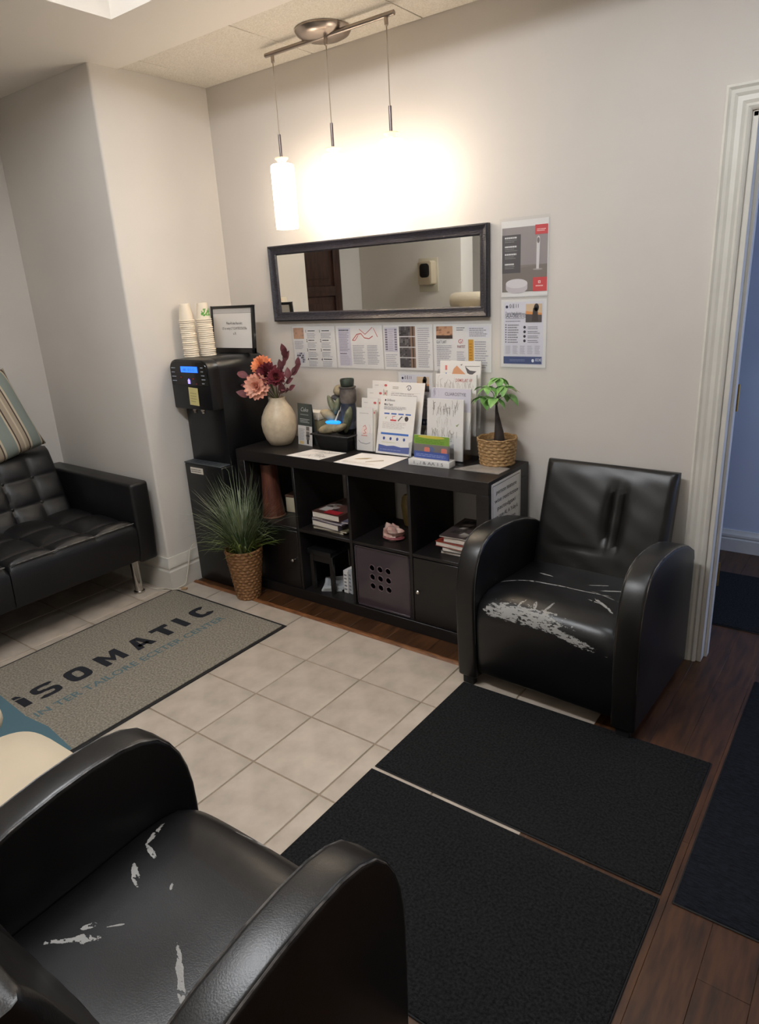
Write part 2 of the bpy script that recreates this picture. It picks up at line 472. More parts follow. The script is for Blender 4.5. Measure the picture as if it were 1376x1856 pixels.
# paper notice stuck to the right-hand end
sg = tag(MB().box(BR+0.0002, BR+0.001, -0.376, -0.102, 0.545, 0.772).build('paper_notice', M_paper), 'white paper notice with five black text lines taped on bookcase end', 'notice')
p = Print(0.0003); W_, H_ = 0.274, 0.227
for a in ((0.010, 0.010, W_-0.010, 0.0125), (0.010, H_-0.0125, W_-0.010, H_-0.010), (0.010, 0.010, 0.0125, H_-0.010), (W_-0.0125, 0.010, W_-0.010, H_-0.010)): p.rect(*a, (60, 60, 62))
for i, t in enumerate(('person teature', 'wise restriction', 'pactedgaxi', 'we care AL A Yuby k', 'and a conion')):
    p.text(t, W_/2, H_-0.052-i*0.036, 0.026, (40, 40, 44), 'c', 0.004, width=(0.19, 0.22, 0.17, 0.22, 0.17)[i])
p.build('lettering', sg, (BR+0.001, -0.376, 0.545), (0, 1, 0), (0, 0, 1))

# clear bin front with nine finger holes, in the lower third compartment
bx0, bx1, bz0, bz1 = cx[2]+0.006, cx[2]+cw-0.006, FT+0.004, ZS-DT/2-0.006
bn = thing('storage_bin', 'smoky translucent plastic storage bin with nine round holes in its front', 'storage bin', ((bx0+bx1)/2, -0.22, FT))
M_smoke = mat('smoky_plastic', (66, 56, 62), 0.16, var=0.2, vscale=6, coat=0.3)
wd, ht = bx1-bx0, bz1-bz0
pf = MB(); n = 16; hs = 0.048; hr = 0.0145; hx0, hz0 = -1.5*hs-0.012, ht*0.50-1.5*hs+0.008
def hole_cell(x0, z0, x1, z1, y):
    c = ((x0+x1)/2, (z0+z1)/2); o = []; i_ = []
    for k in range(n):
        a = 2*PI*k/n+PI/4; ca, sa = math.cos(a), math.sin(a); q = max(abs(ca), abs(sa))
        o.append((c[0]+ca/q*(x1-x0)/2, y, c[1]+sa/q*(z1-z0)/2)); i_.append((c[0]+ca*hr, y, c[1]+sa*hr))
    return o, i_, c
holes = []
for r_ in range(3):
    for c_ in range(3):
        x0, z0 = hx0+c_*hs, hz0+r_*hs
        o_, i_, c = hole_cell(x0, z0, x0+hs, z0+hs, 0)
        back = [(q[0], 0.004, q[2]) for q in i_]
        pf.add(o_+i_+back, [(k, (k+1) % n, (k+1) % n+n, k+n) for k in range(n)]+[(k+n, (k+1) % n+n, (k+1) % n+2*n, k+2*n) for k in range(n)])
        holes.append(c)
hx1, hz1 = hx0+3*hs, hz0+3*hs
for (a, b_, c, d) in ((-wd/2, hx0, 0, ht), (hx1, wd/2, 0, ht), (hx0, hx1, 0, hz0), (hx0, hx1, hz1, ht)):
    pf.add([(a, 0, c), (b_, 0, c), (b_, 0, d), (a, 0, d)], [(0, 1, 2, 3)])
pf.build('front_panel', M_smoke, bn, (0, BF+0.012+0.22, 0.004), smooth=False)
rim = MB().box(-wd/2, wd/2, -0.003, 0.006, 0, 0.010).box(-wd/2, wd/2, -0.003, 0.006, ht-0.008, ht).box(-wd/2, -wd/2+0.008, -0.003, 0.006, 0, ht).box(wd/2-0.008, wd/2, -0.003, 0.006, 0, ht)
rim.build('front_rim', M_smoke, bn, (0, BF+0.012+0.22, 0.004), bevel=0.001, seg=1)
bd = MB().box(-wd/2, wd/2, 0.006, 0.36, 0, 0.004).box(-wd/2, -wd/2+0.004, 0.006, 0.36, 0, ht).box(wd/2-0.004, wd/2, 0.006, 0.36, 0, ht).box(-wd/2, wd/2, 0.356, 0.36, 0, ht)
bd.build('bin_body', mat('dark_bin', (30, 26, 30), 0.4), bn, (0, BF+0.012+0.22, 0.004))
M_ring = mat('hole_grommet', (112, 92, 98), 0.25)
for c in holes:
    ring = [[Vector((c[0]+(hr+0.0012+0.0016*math.cos(b))*math.cos(a), -0.001+0.0016*math.sin(b), c[1]+(hr+0.0012+0.0016*math.cos(b))*math.sin(a))) for b in [2*PI*j/6 for j in range(6)]] for a in [2*PI*k/20 for k in range(21)]]
    MB().loft(ring, cap=False).build('hole_ring', M_ring, bn, (0, BF+0.012+0.22, 0.004))

# ------------------------------------------------------------------ leather club chairs
def wear_leather(name, patches, base=(21, 20, 21)):
    """black leather whose surface has flaked away in the listed patches (loc, rot, scale, raggedness)"""
    M = mat(name, base, 0.33, var=0.25, vscale=6, bump=0.06, bscale=330)
    nt = M.node_tree; N = nt.nodes; L = nt.links; b = N['Principled BSDF']
    src = b.inputs['Base Color'].links[0].from_socket
    tc = N.new('ShaderNodeTexCoord')
    nz = N.new('ShaderNodeTexNoise'); nz.inputs['Scale'].default_value = 46; nz.inputs['Detail'].default_value = 9; nz.inputs['Roughness'].default_value = 0.68
    smp = N.new('ShaderNodeMapping'); smp.inputs['Scale'].default_value = (0.55, 0.9, 1.6); L.new(tc.outputs['Object'], smp.inputs['Vector']); L.new(smp.outputs['Vector'], nz.inputs['Vector'])
    acc = None
    for loc, rot, sc, rag in patches:
        mp = N.new('ShaderNodeMapping'); mp.vector_type = 'TEXTURE'
        mp.inputs['Location'].default_value = loc; mp.inputs['Rotation'].default_value = rot; mp.inputs['Scale'].default_value = sc
        L.new(tc.outputs['Object'], mp.inputs['Vector'])
        ln = N.new('ShaderNodeVectorMath'); ln.operation = 'LENGTH'; L.new(mp.outputs['Vector'], ln.inputs[0])
        ad = N.new('ShaderNodeMath'); ad.operation = 'MULTIPLY_ADD'; ad.inputs[1].default_value = -rag*2; ad.inputs[2].default_value = 1.0+rag
        L.new(nz.outputs['Fac'], ad.inputs[0])
        lt = N.new('ShaderNodeMath'); lt.operation = 'LESS_THAN'
        L.new(ln.outputs['Value'], lt.inputs[0]); L.new(ad.outputs[0], lt.inputs[1])
        if acc is None: acc = lt.outputs[0]
        else:
            mx = N.new('ShaderNodeMath'); mx.operation = 'MAXIMUM'; L.new(acc, mx.inputs[0]); L.new(lt.outputs[0], mx.inputs[1]); acc = mx.outputs[0]
    n2 = N.new('ShaderNodeTexNoise'); n2.inputs['Scale'].default_value = 95; n2.inputs['Detail'].default_value = 6
    L.new(smp.outputs['Vector'], n2.inputs['Vector'])
    g2 = N.new('ShaderNodeMath'); g2.operation = 'GREATER_THAN'; g2.inputs[1].default_value = 0.42; L.new(n2.outputs['Fac'], g2.inputs[0])
    mh = N.new('ShaderNodeMath'); mh.operation = 'MULTIPLY'; L.new(acc, mh.inputs[0]); L.new(g2.outputs[0], mh.inputs[1]); acc = mh.outputs[0]
    mix = N.new('ShaderNodeMix'); mix.data_type = 'RGBA'
    L.new(acc, mix.inputs['Factor']); L.new(src, mix.inputs['A']); mix.inputs['B'].default_value = s2l((150, 148, 144))
    L.new(mix.outputs['Result'], b.inputs['Base Color'])
    rm = N.new('ShaderNodeMath'); rm.operation = 'MULTIPLY_ADD'; rm.inputs[1].default_value = 0.45; rm.inputs[2].default_value = 0.33
    L.new(acc, rm.inputs[0]); L.new(rm.outputs[0], b.inputs['Roughness'])
    return M

CW, CD = 0.720, 0.645
AT = 0.087
def club_chair(loc, rotz, label, seat_mat, group):
    t = thing('leather_armchair', label, 'armchair', loc, rotz, group)
    yf = -CD/2
    prof = [(0.300, 0.035), (yf+0.012, 0.035), (yf+0.004, 0.20), (yf, 0.36), (yf+0.002, 0.42), (yf+0.010, 0.465), (yf+0.024, 0.505), (yf+0.046, 0.540),
            (yf+0.078, 0.570), (yf+0.120, 0.590), (yf+0.170, 0.600), (yf+0.24, 0.601), (yf+0.32, 0.594), (yf+0.42, 0.576), (yf+0.52, 0.546), (0.285, 0.505), (0.300, 0.47)]
    prof = [(y, z+0.032*min(1.0, max(0.0, (z-0.38)/0.18))) for y, z in prof]
    for s in (-1, 1):
        xa, xb = sorted((s*CW/2, s*(CW/2-AT)))
        a = MB().prism(prof, 'x', xa, xb).build('arm', M_lea, t, bevel=0.012, seg=3, ang=50)
        for xx in (xa+0.004, xb-0.004):
            pts = [Vector((xx, y+0.004 if i < 6 else y, z-0.0005)) for i, (y, z) in enumerate(prof[2:])]
            cen = Vector((xx, 0.0, 0.3))
            pts = [q+(cen-q).normalized()*0.0035 for q in pts]
            MB().tube(pts, 0.0030, 6).build('piping', M_pipe, a)
    # seat and front apron, one upholstered piece
    sp = [(0.26, 0.10), (yf+0.03, 0.062), (yf+0.016, 0.075), (yf+0.010, 0.16), (yf+0.006, 0.26), (yf+0.006, 0.315), (yf+0.012, 0.350), (yf+0.028, 0.382), (yf+0.055, 0.400),
          (yf+0.10, 0.410), (yf+0.16, 0.412), (yf+0.24, 0.408), (yf+0.32, 0.402), (yf+0.40, 0.398), (yf+0.48, 0.396), (0.26, 0.39)]
    hw = CW/2-AT-0.002; rings = []
    NX = 26
    for i in range(NX+1):
        u = -1+2*i/NX; e = 1-abs(u)**8
        ring = []
        for (y, z) in sp:
            k = 1.0 if z > 0.3 else 0.3
            yy = y+(1-e)*0.010*(1 if y < -0.2 else 0); zz = z+(0.010*(1-u*u)-0.012*(1-e))*k
            # sagged middle with slight ripples
            if z > 0.36: zz -= 0.010*math.exp(-((u-0.1)/0.5)**2-((y+0.02)/0.12)**2)
            ring.append(Vector((u*hw, yy, zz)))
        rings.append(ring)
    MB().loft(rings).build('seat', seat_mat, t, ang=60)
    # back cushion: rounded slab leaning back, creased in the middle
    rings = []; NV = 40; FX = [i/34*2-1 for i in range(35)]
    for j in range(NV+1):
        v = j/NV; z = 0.34+0.482*v
        yc = (yf+0.515)+0.126*v; hx = 0.2655+0.008*v; th = 0.058-0.034*v
        q = max(0.0, (v-0.88)/0.12); sh = math.sqrt(max(0.0, 1-(0.80*q)**2)); cr_ = 0.022
        out = []
        for u in FX:                                   # front face, left to right
            x_ = u*(hx-0.004*q*q); e_ = max(0.0, (abs(x_)-(hx-cr_))/cr_); y_ = -th*sh+cr_*(1-math.sqrt(max(0, 1-min(1, e_)**2)))*min(1, th*sh/cr_)
            fade = 1-abs(u)**6
            d = 0.0
            for (cx_, wdt, dp, vc, vh) in ((0.030, 0.013, 0.024, 0.60, 0.25), (0.082, 0.011, 0.020, 0.58, 0.27), (0.055, 0.055, 0.012, 0.55, 0.22)):
                xx = cx_+0.035*(v-0.55)**2*6*(1 if cx_ < 0.05 else -1)*0.5
                d += dp*math.exp(-((x_-xx)/wdt)**2)*math.exp(-((v-vc)/vh)**4)
            d -= 0.010*math.exp(-((x_-0.056)/0.012)**2)*math.exp(-((v-0.60)/0.26)**4)
            d += 0.006*math.exp(-((v-0.30-0.05*x_)/0.022)**2)*math.exp(-((x_+0.06)/0.1)**2)
            d += 0.0016*math.sin(31*x_+9*v)*math.sin(23*v+5*x_)
            out.append(Vector((x_, yc+y_-0.014*(1-u*u)*math.sin(PI*min(1, v*1.02))*sh+d*fade, z-0.006*u*u*v**6)))
        for k in range(1, 6):                          # right edge, back, left edge
            out.append(Vector((hx, yc-th*sh+cr_*min(1, th*sh/cr_)+(2*th*sh-cr_)*k/6, z-0.006*v**6)))
        for k in range(9): out.append(Vector((hx*(1-k/4), yc+th*sh, z-0.006*v**6)))
        for k in range(5, 0, -1): out.append(Vector((-hx, yc-th*sh+cr_*min(1, th*sh/cr_)+(2*th*sh-cr_)*k/6, z-0.006*v**6)))
        rings.append(out)
    MB().loft(rings).build('backrest', M_lea, t, ang=70)
    # plain upholstered outside back and small dark feet
    MB().box(-CW/2+AT, CW/2-AT, 0.235, 0.262, 0.06, 0.40).build('back_panel', M_lea, t, bevel=0.006)
    for sx in (-1, 1):
        for (y0, y1) in ((yf+0.016, yf+0.056), (0.24, 0.28)):
            x0, x1 = sorted((sx*(CW/2-0.012), sx*(CW/2-0.075)))
            MB().prism([(x0+0.006, y0+0.006), (x1-0.006, y0+0.006), (x1-0.006, y1-0.006), (x0+0.006, y1-0.006)], 'z', 0, 0.04).build('leg', M_blackm, t, bevel=0.003, seg=1)
    return t
yf = -CD/2
def scratch(p0, p1, wd_, rag=1.0, z=0.402):
    d = Vector((p1[0]-p0[0], p1[1]-p0[1])); return (((p0[0]+p1[0])/2, (p0[1]+p1[1])/2, z), (0, 0, math.atan2(d.y, d.x)), (d.length/2*1.1, wd_, 0.04), rag)
seatA = wear_leather('flaked_leather_front_edge', [
    ((-0.060, yf+0.022, 0.378), (0, 0.03, 0.0), (0.135, 0.045, 0.030), 1.6),
    ((-0.155, yf+0.022, 0.360), (0, 0, 0), (0.085, 0.04, 0.016), 1.8),
    ((0.080, yf+0.015, 0.348), (0, 0.20, 0), (0.115, 0.04, 0.014), 1.8),
    ((-0.045, yf+0.060, 0.40), (0, 0, 0.3), (0.007, 0.035, 0.03), 1.6),
    ((0.005, yf+0.062, 0.40), (0, 0, -0.2), (0.005, 0.040, 0.03), 1.6),
    ((-0.10, yf+0.055, 0.40), (0, 0, -0.4), (0.005, 0.028, 0.03), 1.6),
    scratch((-0.27, -0.129), (-0.16, -0.077), 0.0030, 1.2), scratch((-0.18, -0.085), (-0.01, -0.049), 0.0050, 0.8), scratch((-0.03, -0.051), (0.14, -0.044), 0.0035, 1.0),
    scratch((-0.164, 0.028), (-0.104, 0.019), 0.004, 0.9), scratch((0.042, 0.022), (0.108, 0.054), 0.003, 1.0), scratch((0.115, 0.0), (0.20, 0.045), 0.005, 0.9),
    scratch((0.126, -0.105), (0.21, -0.175), 0.0075, 1.3), scratch((0.10, -0.122), (0.155, -0.135), 0.003, 1.0), scratch((0.08, -0.03), (0.20, -0.075), 0.002, 1.2)])
seatB = wear_leather('flaked_leather_scratches', [     # chair is turned by half a turn
    scratch((0.240, -0.192), (0.217, -0.131), 0.0075, 1.2), scratch((0.222, -0.138), (0.169, -0.122), 0.0065, 1.2), scratch((0.200, -0.090), (0.144, -0.058), 0.008, 1.2),
    scratch((0.180, 0.115), (0.105, 0.057), 0.0065, 1.6), scratch((0.145, 0.085), (0.118, 0.062), 0.009, 1.5), scratch((0.154, 0.066), (0.138, 0.043), 0.006, 1.3), scratch((0.11, 0.03), (0.09, 0.01), 0.002, 1.2),
    scratch((-0.050, -0.014), (-0.140, 0.048), 0.0062, 1.2), scratch((0.062, -0.285), (-0.022, -0.298), 0.003, 1.8, 0.39), scratch((0.08, -0.10), (0.072, -0.09), 0.003, 1.0), scratch((0.05, yf+0.012), (-0.02, yf+0.012), 0.012, 2.2, 0.37)])
club_chair((-0.889, -0.360, 0), math.radians(-2.2), 'black leather club armchair with flaked seat edge, standing between bookcase and doorway', seatA, 'black leather club armchairs')
club_chair((-0.972, -2.285, 0), PI, 'black leather club armchair with scratched seat in the foreground, cut off by the frame', seatB, 'black leather club armchairs')

# ------------------------------------------------------------------ tufted sofa in the alcove
sf = thing('tufted_sofa', 'black leather tufted sofa with chrome legs in the alcove', 'sofa', (-3.55, -1.5, 0))
SX, SY = -3.55, -1.5
def S(mb, name, m_, par=sf, **kw):
    mb.v = [(a-SX, b_-SY, c) for a, b_, c in mb.v]; return mb.build(name, m_, par, **kw)
ya = [(-0.832, -0.722), (-2.30, -2.19)]
for y0, y1 in ya:
    S(MB().prism([(-3.98, 0.212), (-3.125, 0.212), (-3.112, 0.40), (-3.112, 0.655), (-3.98, 0.668)], 'y', y0, y1), 'arm', M_lea_sofa, bevel=0.016, seg=3, ang=50)
S(MB().box(-3.99, -3.14, -2.19, -0.832, 0.225, 0.30), 'base_frame', M_lea_sofa, bevel=0.01)
def tuft(u, v, nu, nv, off):
    """pillowed surface between diagonal-free rows of buttons"""
    a = abs(math.sin(PI*u*nu)); b_ = abs(math.sin(PI*v*nv))
    return (a**0.45)*(b_**0.45)
M_btn = M_lea_sofa
for (y0, y1) in ((-1.508, -0.836), (-2.186, -1.514)):
    # seat cushion
    nx_, ny_ = 50, 54
    def top(i, j):
        u, v = i/nx_, j/ny_
        x_ = -3.72+u*(3.72-3.118); y_ = y0+v*(y1-y0)
        ed = min(1, (1-u)/0.035, v/0.03, (1-v)/0.03); r_ = math.sqrt(max(0, 1-(1-max(0, ed))**2))
        tf = tuft(u, v, 2.5, 3, 0)
        return Vector((x_, y_, 0.416+0.020*r_+0.034*tf*r_))
    mb = MB().grid(lambda a, b_: top(a*nx_, b_*ny_), nx_, ny_)
    sk = []
    for i in range(nx_+1): sk.append(top(i, 0))
    for j in range(1, ny_+1): sk.append(top(nx_, j))
    for i in range(nx_-1, -1, -1): sk.append(top(i, ny_))
    for j in range(ny_-1, 0, -1): sk.append(top(0, j))
    low = [Vector((q.x, q.y, 0.30)) for q in sk]; low2 = [Vector((q.x-(0.012 if q.x > -3.13 else 0), q.y, 0.232 if q.x > -3.13 else 0.30)) for q in sk]
    mid = [Vector((q.x+(0.006 if q.x > -3.13 else 0), q.y, 0.40)) for q in sk]
    mb.loft([sk, mid, low, low2], cap=False)
    sc_ = S(mb, 'seat_cushion', M_lea_sofa, ang=70)
    S(MB().tube([(-3.1165, y0+0.01, 0.447), (-3.1145, (y0+y1)/2, 0.449), (-3.1165, y1-0.01, 0.447)], 0.0035, 6), 'piping', M_pipe, sc_)
    for i in range(1, 3):
        for j in range(1, 3):
            q = top(i/2.5*nx_, j/3*ny_)
            S(MB().ball((q.x, q.y, q.z+0.001), (0.009, 0.009, 0.004), 10, 6), 'button', M_btn, sc_)
for (y0, y1) in ((-1.508, -0.862), (-2.16, -1.514)):
    nx_, ny_ = 54, 44
    def face(u, v):
        # u along the sofa, v upwards; leaning back
        tf = tuft(u*0.985+0.0075, v, 4, 3, 0)
        ed = min(1, u/0.06, (1-u)/0.06, (1-v)/0.10, v/0.03+0.5); r_ = math.sqrt(max(0, 1-(1-max(0, ed))**2))
        return Vector((-3.845+0.150*(1-v)+0.055*r_+0.022*tf*r_, y0+u*(y1-y0), 0.40+0.405*v))
    mb = MB().grid(lambda a, b_: face(a, b_), nx_, ny_)
    sk = [face(i/nx_, 0) for i in range(nx_+1)]+[face(1, j/ny_) for j in range(1, ny_+1)]+[face(i/nx_, 1) for i in range(nx_-1, -1, -1)]+[face(0, j/ny_) for j in range(ny_-1, 0, -1)]
    bk = [Vector((-3.985+0.13*(1-(q.z-0.40)/0.405)*0.3, q.y, min(q.z, 0.80))) for q in sk]
    mb.loft([sk, bk], cap=False); mb.add(bk, [tuple(range(len(bk)))])
    bkc = S(mb, 'back_cushion', M_lea_sofa, ang=75)
    for i in range(1, 4):
        for j in range(1, 3):
            q = face((i/4-0.0075)/0.985, j/3)
            S(MB().ball((q.x+0.002, q.y, q.z), (0.005, 0.010, 0.010), 10, 6), 'button', M_btn, bkc)
for (x_, y_) in ((-3.25, -0.80), (-3.88, -0.80), (-3.25, -2.22), (-3.88, -2.22)):
    S(MB().lathe([(0.030, 0.222), (0.030, 0.205), (0.026, 0.20), (0.022, 0.012), (0.031, 0.010), (0.031, 0.0)], 20, (x_, y_, 0)), 'leg', M_chrome, ang=30)

# striped cushion lying on the sofa back
M_str = bpy.data.materials.new('striped_fabric'); M_str.use_nodes = True
nt = M_str.node_tree; N = nt.nodes; L = nt.links; b = N['Principled BSDF']; b.inputs['Roughness'].default_value = 0.9
tc = N.new('ShaderNodeTexCoord'); sx = N.new('ShaderNodeSeparateXYZ'); L.new(tc.outputs['Object'], sx.inputs[0])
mr = N.new('ShaderNodeMapRange'); mr.inputs['From Min'].default_value = -0.24; mr.inputs['From Max'].default_value = 0.24; L.new(sx.outputs['X'], mr.inputs['Value'])
cr = N.new('ShaderNodeValToRGB'); cr.color_ramp.interpolation = 'CONSTANT'
beige, teal, brown, cream = (168, 154, 134), (134, 143, 136), (78, 62, 54), (196, 184, 162)
stp = [(0, beige), (0.06, brown), (0.075, cream), (0.10, teal), (0.24, cream), (0.26, brown), (0.275, beige), (0.33, cream), (0.36, beige), (0.42, brown), (0.435, cream), (0.46, teal), (0.60, cream),
       (0.62, brown), (0.635, beige), (0.68, cream), (0.70, beige), (0.74, brown), (0.755, cream), (0.78, teal), (0.90, cream), (0.92, brown), (0.94, beige)]
e = cr.color_ramp.elements
while len(e) < len(stp): e.new(0.5)
for q, (a, c) in zip(e, stp): q.position = a; q.color = s2l(c)
nzz = N.new('ShaderNodeTexNoise'); nzz.inputs['Scale'].default_value = 60; L.new(tc.outputs['Object'], nzz.inputs['Vector'])
mx = N.new('ShaderNodeMix'); mx.data_type = 'RGBA'; mx.blend_type = 'OVERLAY'; mx.inputs['Factor'].default_value = 0.5
L.new(mr.outputs['Result'], cr.inputs['Fac']); L.new(cr.outputs['Color'], mx.inputs['A']); L.new(nzz.outputs['Color'], mx.inputs['B'])
L.new(cr.outputs['Color'], b.inputs['Base Color'])
bpn = N.new('ShaderNodeBump'); bpn.inputs['Strength'].default_value = 0.4; bpn.inputs['Distance'].default_value = 0.004
L.new(nzz.outputs['Fac'], bpn.inputs['Height']); L.new(bpn.outputs['Normal'], b.inputs['Normal'])
def pil(s):
    def f(a, b_):
        u, v = 2*a-1, 2*b_-1
        pinch = 1-0.07*(1-u*u) if False else 1
        h = 0.075*((1-u**4)*(1-v**4))**0.55
        x_ = 0.225*u*(1-0.10*(1-v*v)*abs(u)**3*0.6); y_ = 0.225*v*(1-0.10*(1-u*u)*abs(v)**3*0.6)
        return Vector((x_, y_, s*h))
    return f
pm = MB().grid(pil(1), 26, 26).grid(pil(-1), 26, 26, True)
pc = tag(pm.build('striped_cushion', M_str, None, ang=80), 'beige and teal striped cushion resting on top of the sofa back', 'cushion')
# local x -> stripes direction; stand it up facing +x, rolled in its plane
RM = Matrix(((0.0, 0.17, 0.985), (0.966, 0.255, -0.044), (-0.259, 0.952, -0.163)))
RM = Matrix.Rotation(math.radians(-10), 3, 'Y') @ Matrix(((0, 0, 1), (1, 0, 0), (0, 1, 0)))
pc.rotation_euler = (RM @ Matrix.Rotation(math.radians(14), 3, 'Z')).to_euler()
pc.location = (-3.82, -1.150, 0.990)

# ------------------------------------------------------------------ pale chairs at the left edge
M_cream = mat('cream_plastic', (198, 183, 158), 0.5, var=0.03, vscale=8)
def cream_chair(x0, x1, label):
    xc = (x0+x1)/2; t = thing('cream_chair', label, 'chair', (xc, -2.30, 0), 0, 'cream chairs beside the foreground armchair')
    hw, hd = (x1-x0)/2, 0.222
    def rr(sc, z, n_=44):
        out = []
        for k in range(n_):
            a = 2*PI*k/n_; ca, sa = math.cos(a), math.sin(a); e_ = 2/4.6
            out.append(Vector((hw*sc*math.copysign(abs(ca)**e_, ca), hd*sc*math.copysign(abs(sa)**e_, sa), z)))
        return out
    MB().loft([rr(0.90, 0.405), rr(0.985, 0.412), rr(1.0, 0.425), rr(0.995, 0.440), rr(0.965, 0.449), rr(0.5, 0.446)]).build('seat', M_cream, t, ang=60)
    MB().grid(lambda a, b_: Vector((hw*0.92*(2*a-1)*(1-0.15*b_), -hd+0.02-0.09*b_-0.05*(1-(2*a-1)**2)*1, 0.43+0.37*b_)), 14, 10).grid(lambda a, b_: Vector((hw*0.92*(2*a-1)*(1-0.15*b_), -hd+0.006-0.09*b_-0.05*(1-(2*a-1)**2), 0.43+0.37*b_)), 14, 10, True).build('backrest', M_cream, t, ang=70)
    for sx_ in (-1, 1):
        for sy_ in (-1, 1):
            MB().tube([(sx_*hw*0.72, sy_*hd*0.72, 0.41), (sx_*hw*0.92, sy_*hd*0.92, 0.0)], [0.016, 0.011], 10).build('leg', M_chrome, t)
cream_chair(-1.845, -1.385, 'cream chair with rounded seat next to the foreground armchair')
cream_chair(-2.365, -1.905, 'cream chair mostly outside the frame, left of another cream chair')

# ------------------------------------------------------------------ mats
def slab_mat(name, label, x0, x1, y0, y1, m_, h=0.008, border=True, group=None):
    t = thing(name, label, 'mat', ((x0+x1)/2, (y0+y1)/2, 0), 0, group)
    a, b_ = (x1-x0)/2, (y1-y0)/2
    MB().box(-a, a, -b_, b_, 0.0003, h*0.55).build('rubber_backing', M_rubber, t, bevel=0.002, seg=1)
    MB().box(-a+0.004, a-0.004, -b_+0.004, b_-0.004, h*0.5, h).build('carpet_pile', m_, t, bevel=0.003, seg=1)
    return t
G = 'black carpet mats on the floor'
slab_mat('floor_mat', 'black carpet mat directly in front of the far armchair', -1.238, -0.292, -1.268, -0.652, M_mat, group=G)
slab_mat('floor_mat', 'black carpet mat in front of the foreground armchair', -1.240, -0.290, -1.902, -1.281, M_mat, group=G)
slab_mat('floor_mat', 'dark navy ribbed mat on the wood at the right edge', -0.262, 0.42, -1.278, -0.055, M_mat2, group=G)
slab_mat('floor_mat', 'dark mat on the hall floor beyond the doorway', -0.95, 0.30, 0.365, 1.01, M_mat, group=G)

rug = thing('logo_mat', 'grey carpet mat with black iSOMATIC lettering in front of sofa', 'mat', (-2.66, -1.55, 0))
RX0, RX1, RY0, RY1 = -3.098, -2.222, -2.44, -0.672
a, b_ = (RX1-RX0)/2, (RY1-RY0)/2; rcx, rcy = (RX0+RX1)/2+2.66, (RY0+RY1)/2+1.55
MB().box(rcx-a, rcx+a, rcy-b_, rcy+b_, 0.0003, 0.0045).build('rubber_border', M_rubber, rug, bevel=0.0015, seg=1)
MB().box(rcx-a+0.015, rcx+a-0.017, rcy-b_+0.015, rcy+b_-0.015, 0.004, 0.008).build('carpet', M_rug, rug, bevel=0.002, seg=1)
p = Print(0.0006)
ink = (20, 22, 30)
def rugu(y): return y-RY0
def rugv(x): return -x
def ringpoly(p, u, v, wd, h, st, a0, a1, n_, col):
    """thick arc of an oblong letter"""
    def P(a, k): return (u+(wd/2-k*st)*math.copysign(abs(math.cos(a))**0.62, math.cos(a)), v+(h/2-k*st*0.85)*math.copysign(abs(math.sin(a))**0.62, math.sin(a)))
    for i in range(n_):
        q, w_ = a0+(a1-a0)*i/n_, a0+(a1-a0)*(i+1)/n_
        p.poly([P(q, 0), P(w_, 0), P(w_, 1), P(q, 1)], col, 2)
def block(p, ch, u, v, wd, h, col):
    st = 0.034; x0, x1 = u-wd/2, u+wd/2
    if ch == 'T': p.rect(x0, v+h-0.032, x1, v+h, col, 2); p.rect(u-0.019, v, u+0.019, v+h-0.032, col, 2)
    elif ch == 'I': p.rect(u-0.019, v, u+0.019, v+h, col, 2)
    elif ch == 'A':
        p.poly([(x0, v), (x0+0.036, v), (u+0.004, v+h), (u-0.022, v+h)], col, 2); p.poly([(x1-0.036, v), (x1, v), (u+0.022, v+h), (u-0.004, v+h)], col, 2); p.rect(u-0.028, v+0.024, u+0.028, v+0.048, col, 2)
    elif ch == 'M':
        p.rect(x0, v, x0+0.032, v+h, col, 2); p.rect(x1-0.032, v, x1, v+h, col, 2)
        p.poly([(x0+0.032, v+h), (x0+0.032, v+h-0.055), (u, v+0.012), (u, v+0.060)], col, 2); p.poly([(x1-0.032, v+h), (u, v+0.060), (u, v+0.012), (x1-0.032, v+h-0.055)], col, 2)
    elif ch == 'O': ringpoly(p, u, v+h/2, wd, h, st, 0, 2*PI, 24, col)
    elif ch == 'C': ringpoly(p, u, v+h/2, wd, h, st, 0.62, 2*PI-0.62, 20, col)
    elif ch == 'S':
        ringpoly(p, u, v+h*0.71, wd, h*0.58, 0.028, 0.35, 1.5*PI, 14, col); ringpoly(p, u, v+h*0.29, wd, h*0.58, 0.028, -PI+0.35, 0.5*PI, 14, col)
for ch, yc in (('S', -1.640), ('O', -1.493), ('M', -1.330), ('A', -1.170), ('T', -1.035), ('I', -0.930), ('C', -0.800)):
    p = Print(0.0006); block(p, ch, yc, 2.655, {'I': 0.04, 'M': 0.118, 'T': 0.098}.get(ch, 0.104), 0.122, ink); p.build('letter', rug, (2.66, 1.55, 0.0078), (0, 1, 0), (-1, 0, 0), 0.95, 'mat_print')
p = Print(0.0006)
p.poly([(-1.760, 2.665), (-1.724, 2.665), (-1.724, 2.742), (-1.760, 2.748)], ink, 2)
p.poly([(-1.760, 2.757), (-1.726, 2.750), (-1.740, 2.780), (-1.760, 2.780)], ink, 2)
p.build('letter', rug, (2.66, 1.55, 0.0078), (0, 1, 0), (-1, 0, 0), 0.95, 'mat_print')
p = Print(0.0006)
p.text('IN TER TAILORE ECETER CENTER', -1.765, 2.548, 0.062, (84, 106, 112), 'l', 0.014, width=0.985, layer=2)
p.build('lettering', rug, (2.66, 1.55, 0.0078), (0, 1, 0), (-1, 0, 0), 0.95, 'mat_print')
p = Print(0.0006)
p.poly([(-2.43, 2.24), (-1.80, 2.24), (-1.775, 2.45), (-1.788, 2.60), (-1.77, 2.86), (-1.80, 3.08), (-2.43, 3.08)], (74, 104, 114), 1)
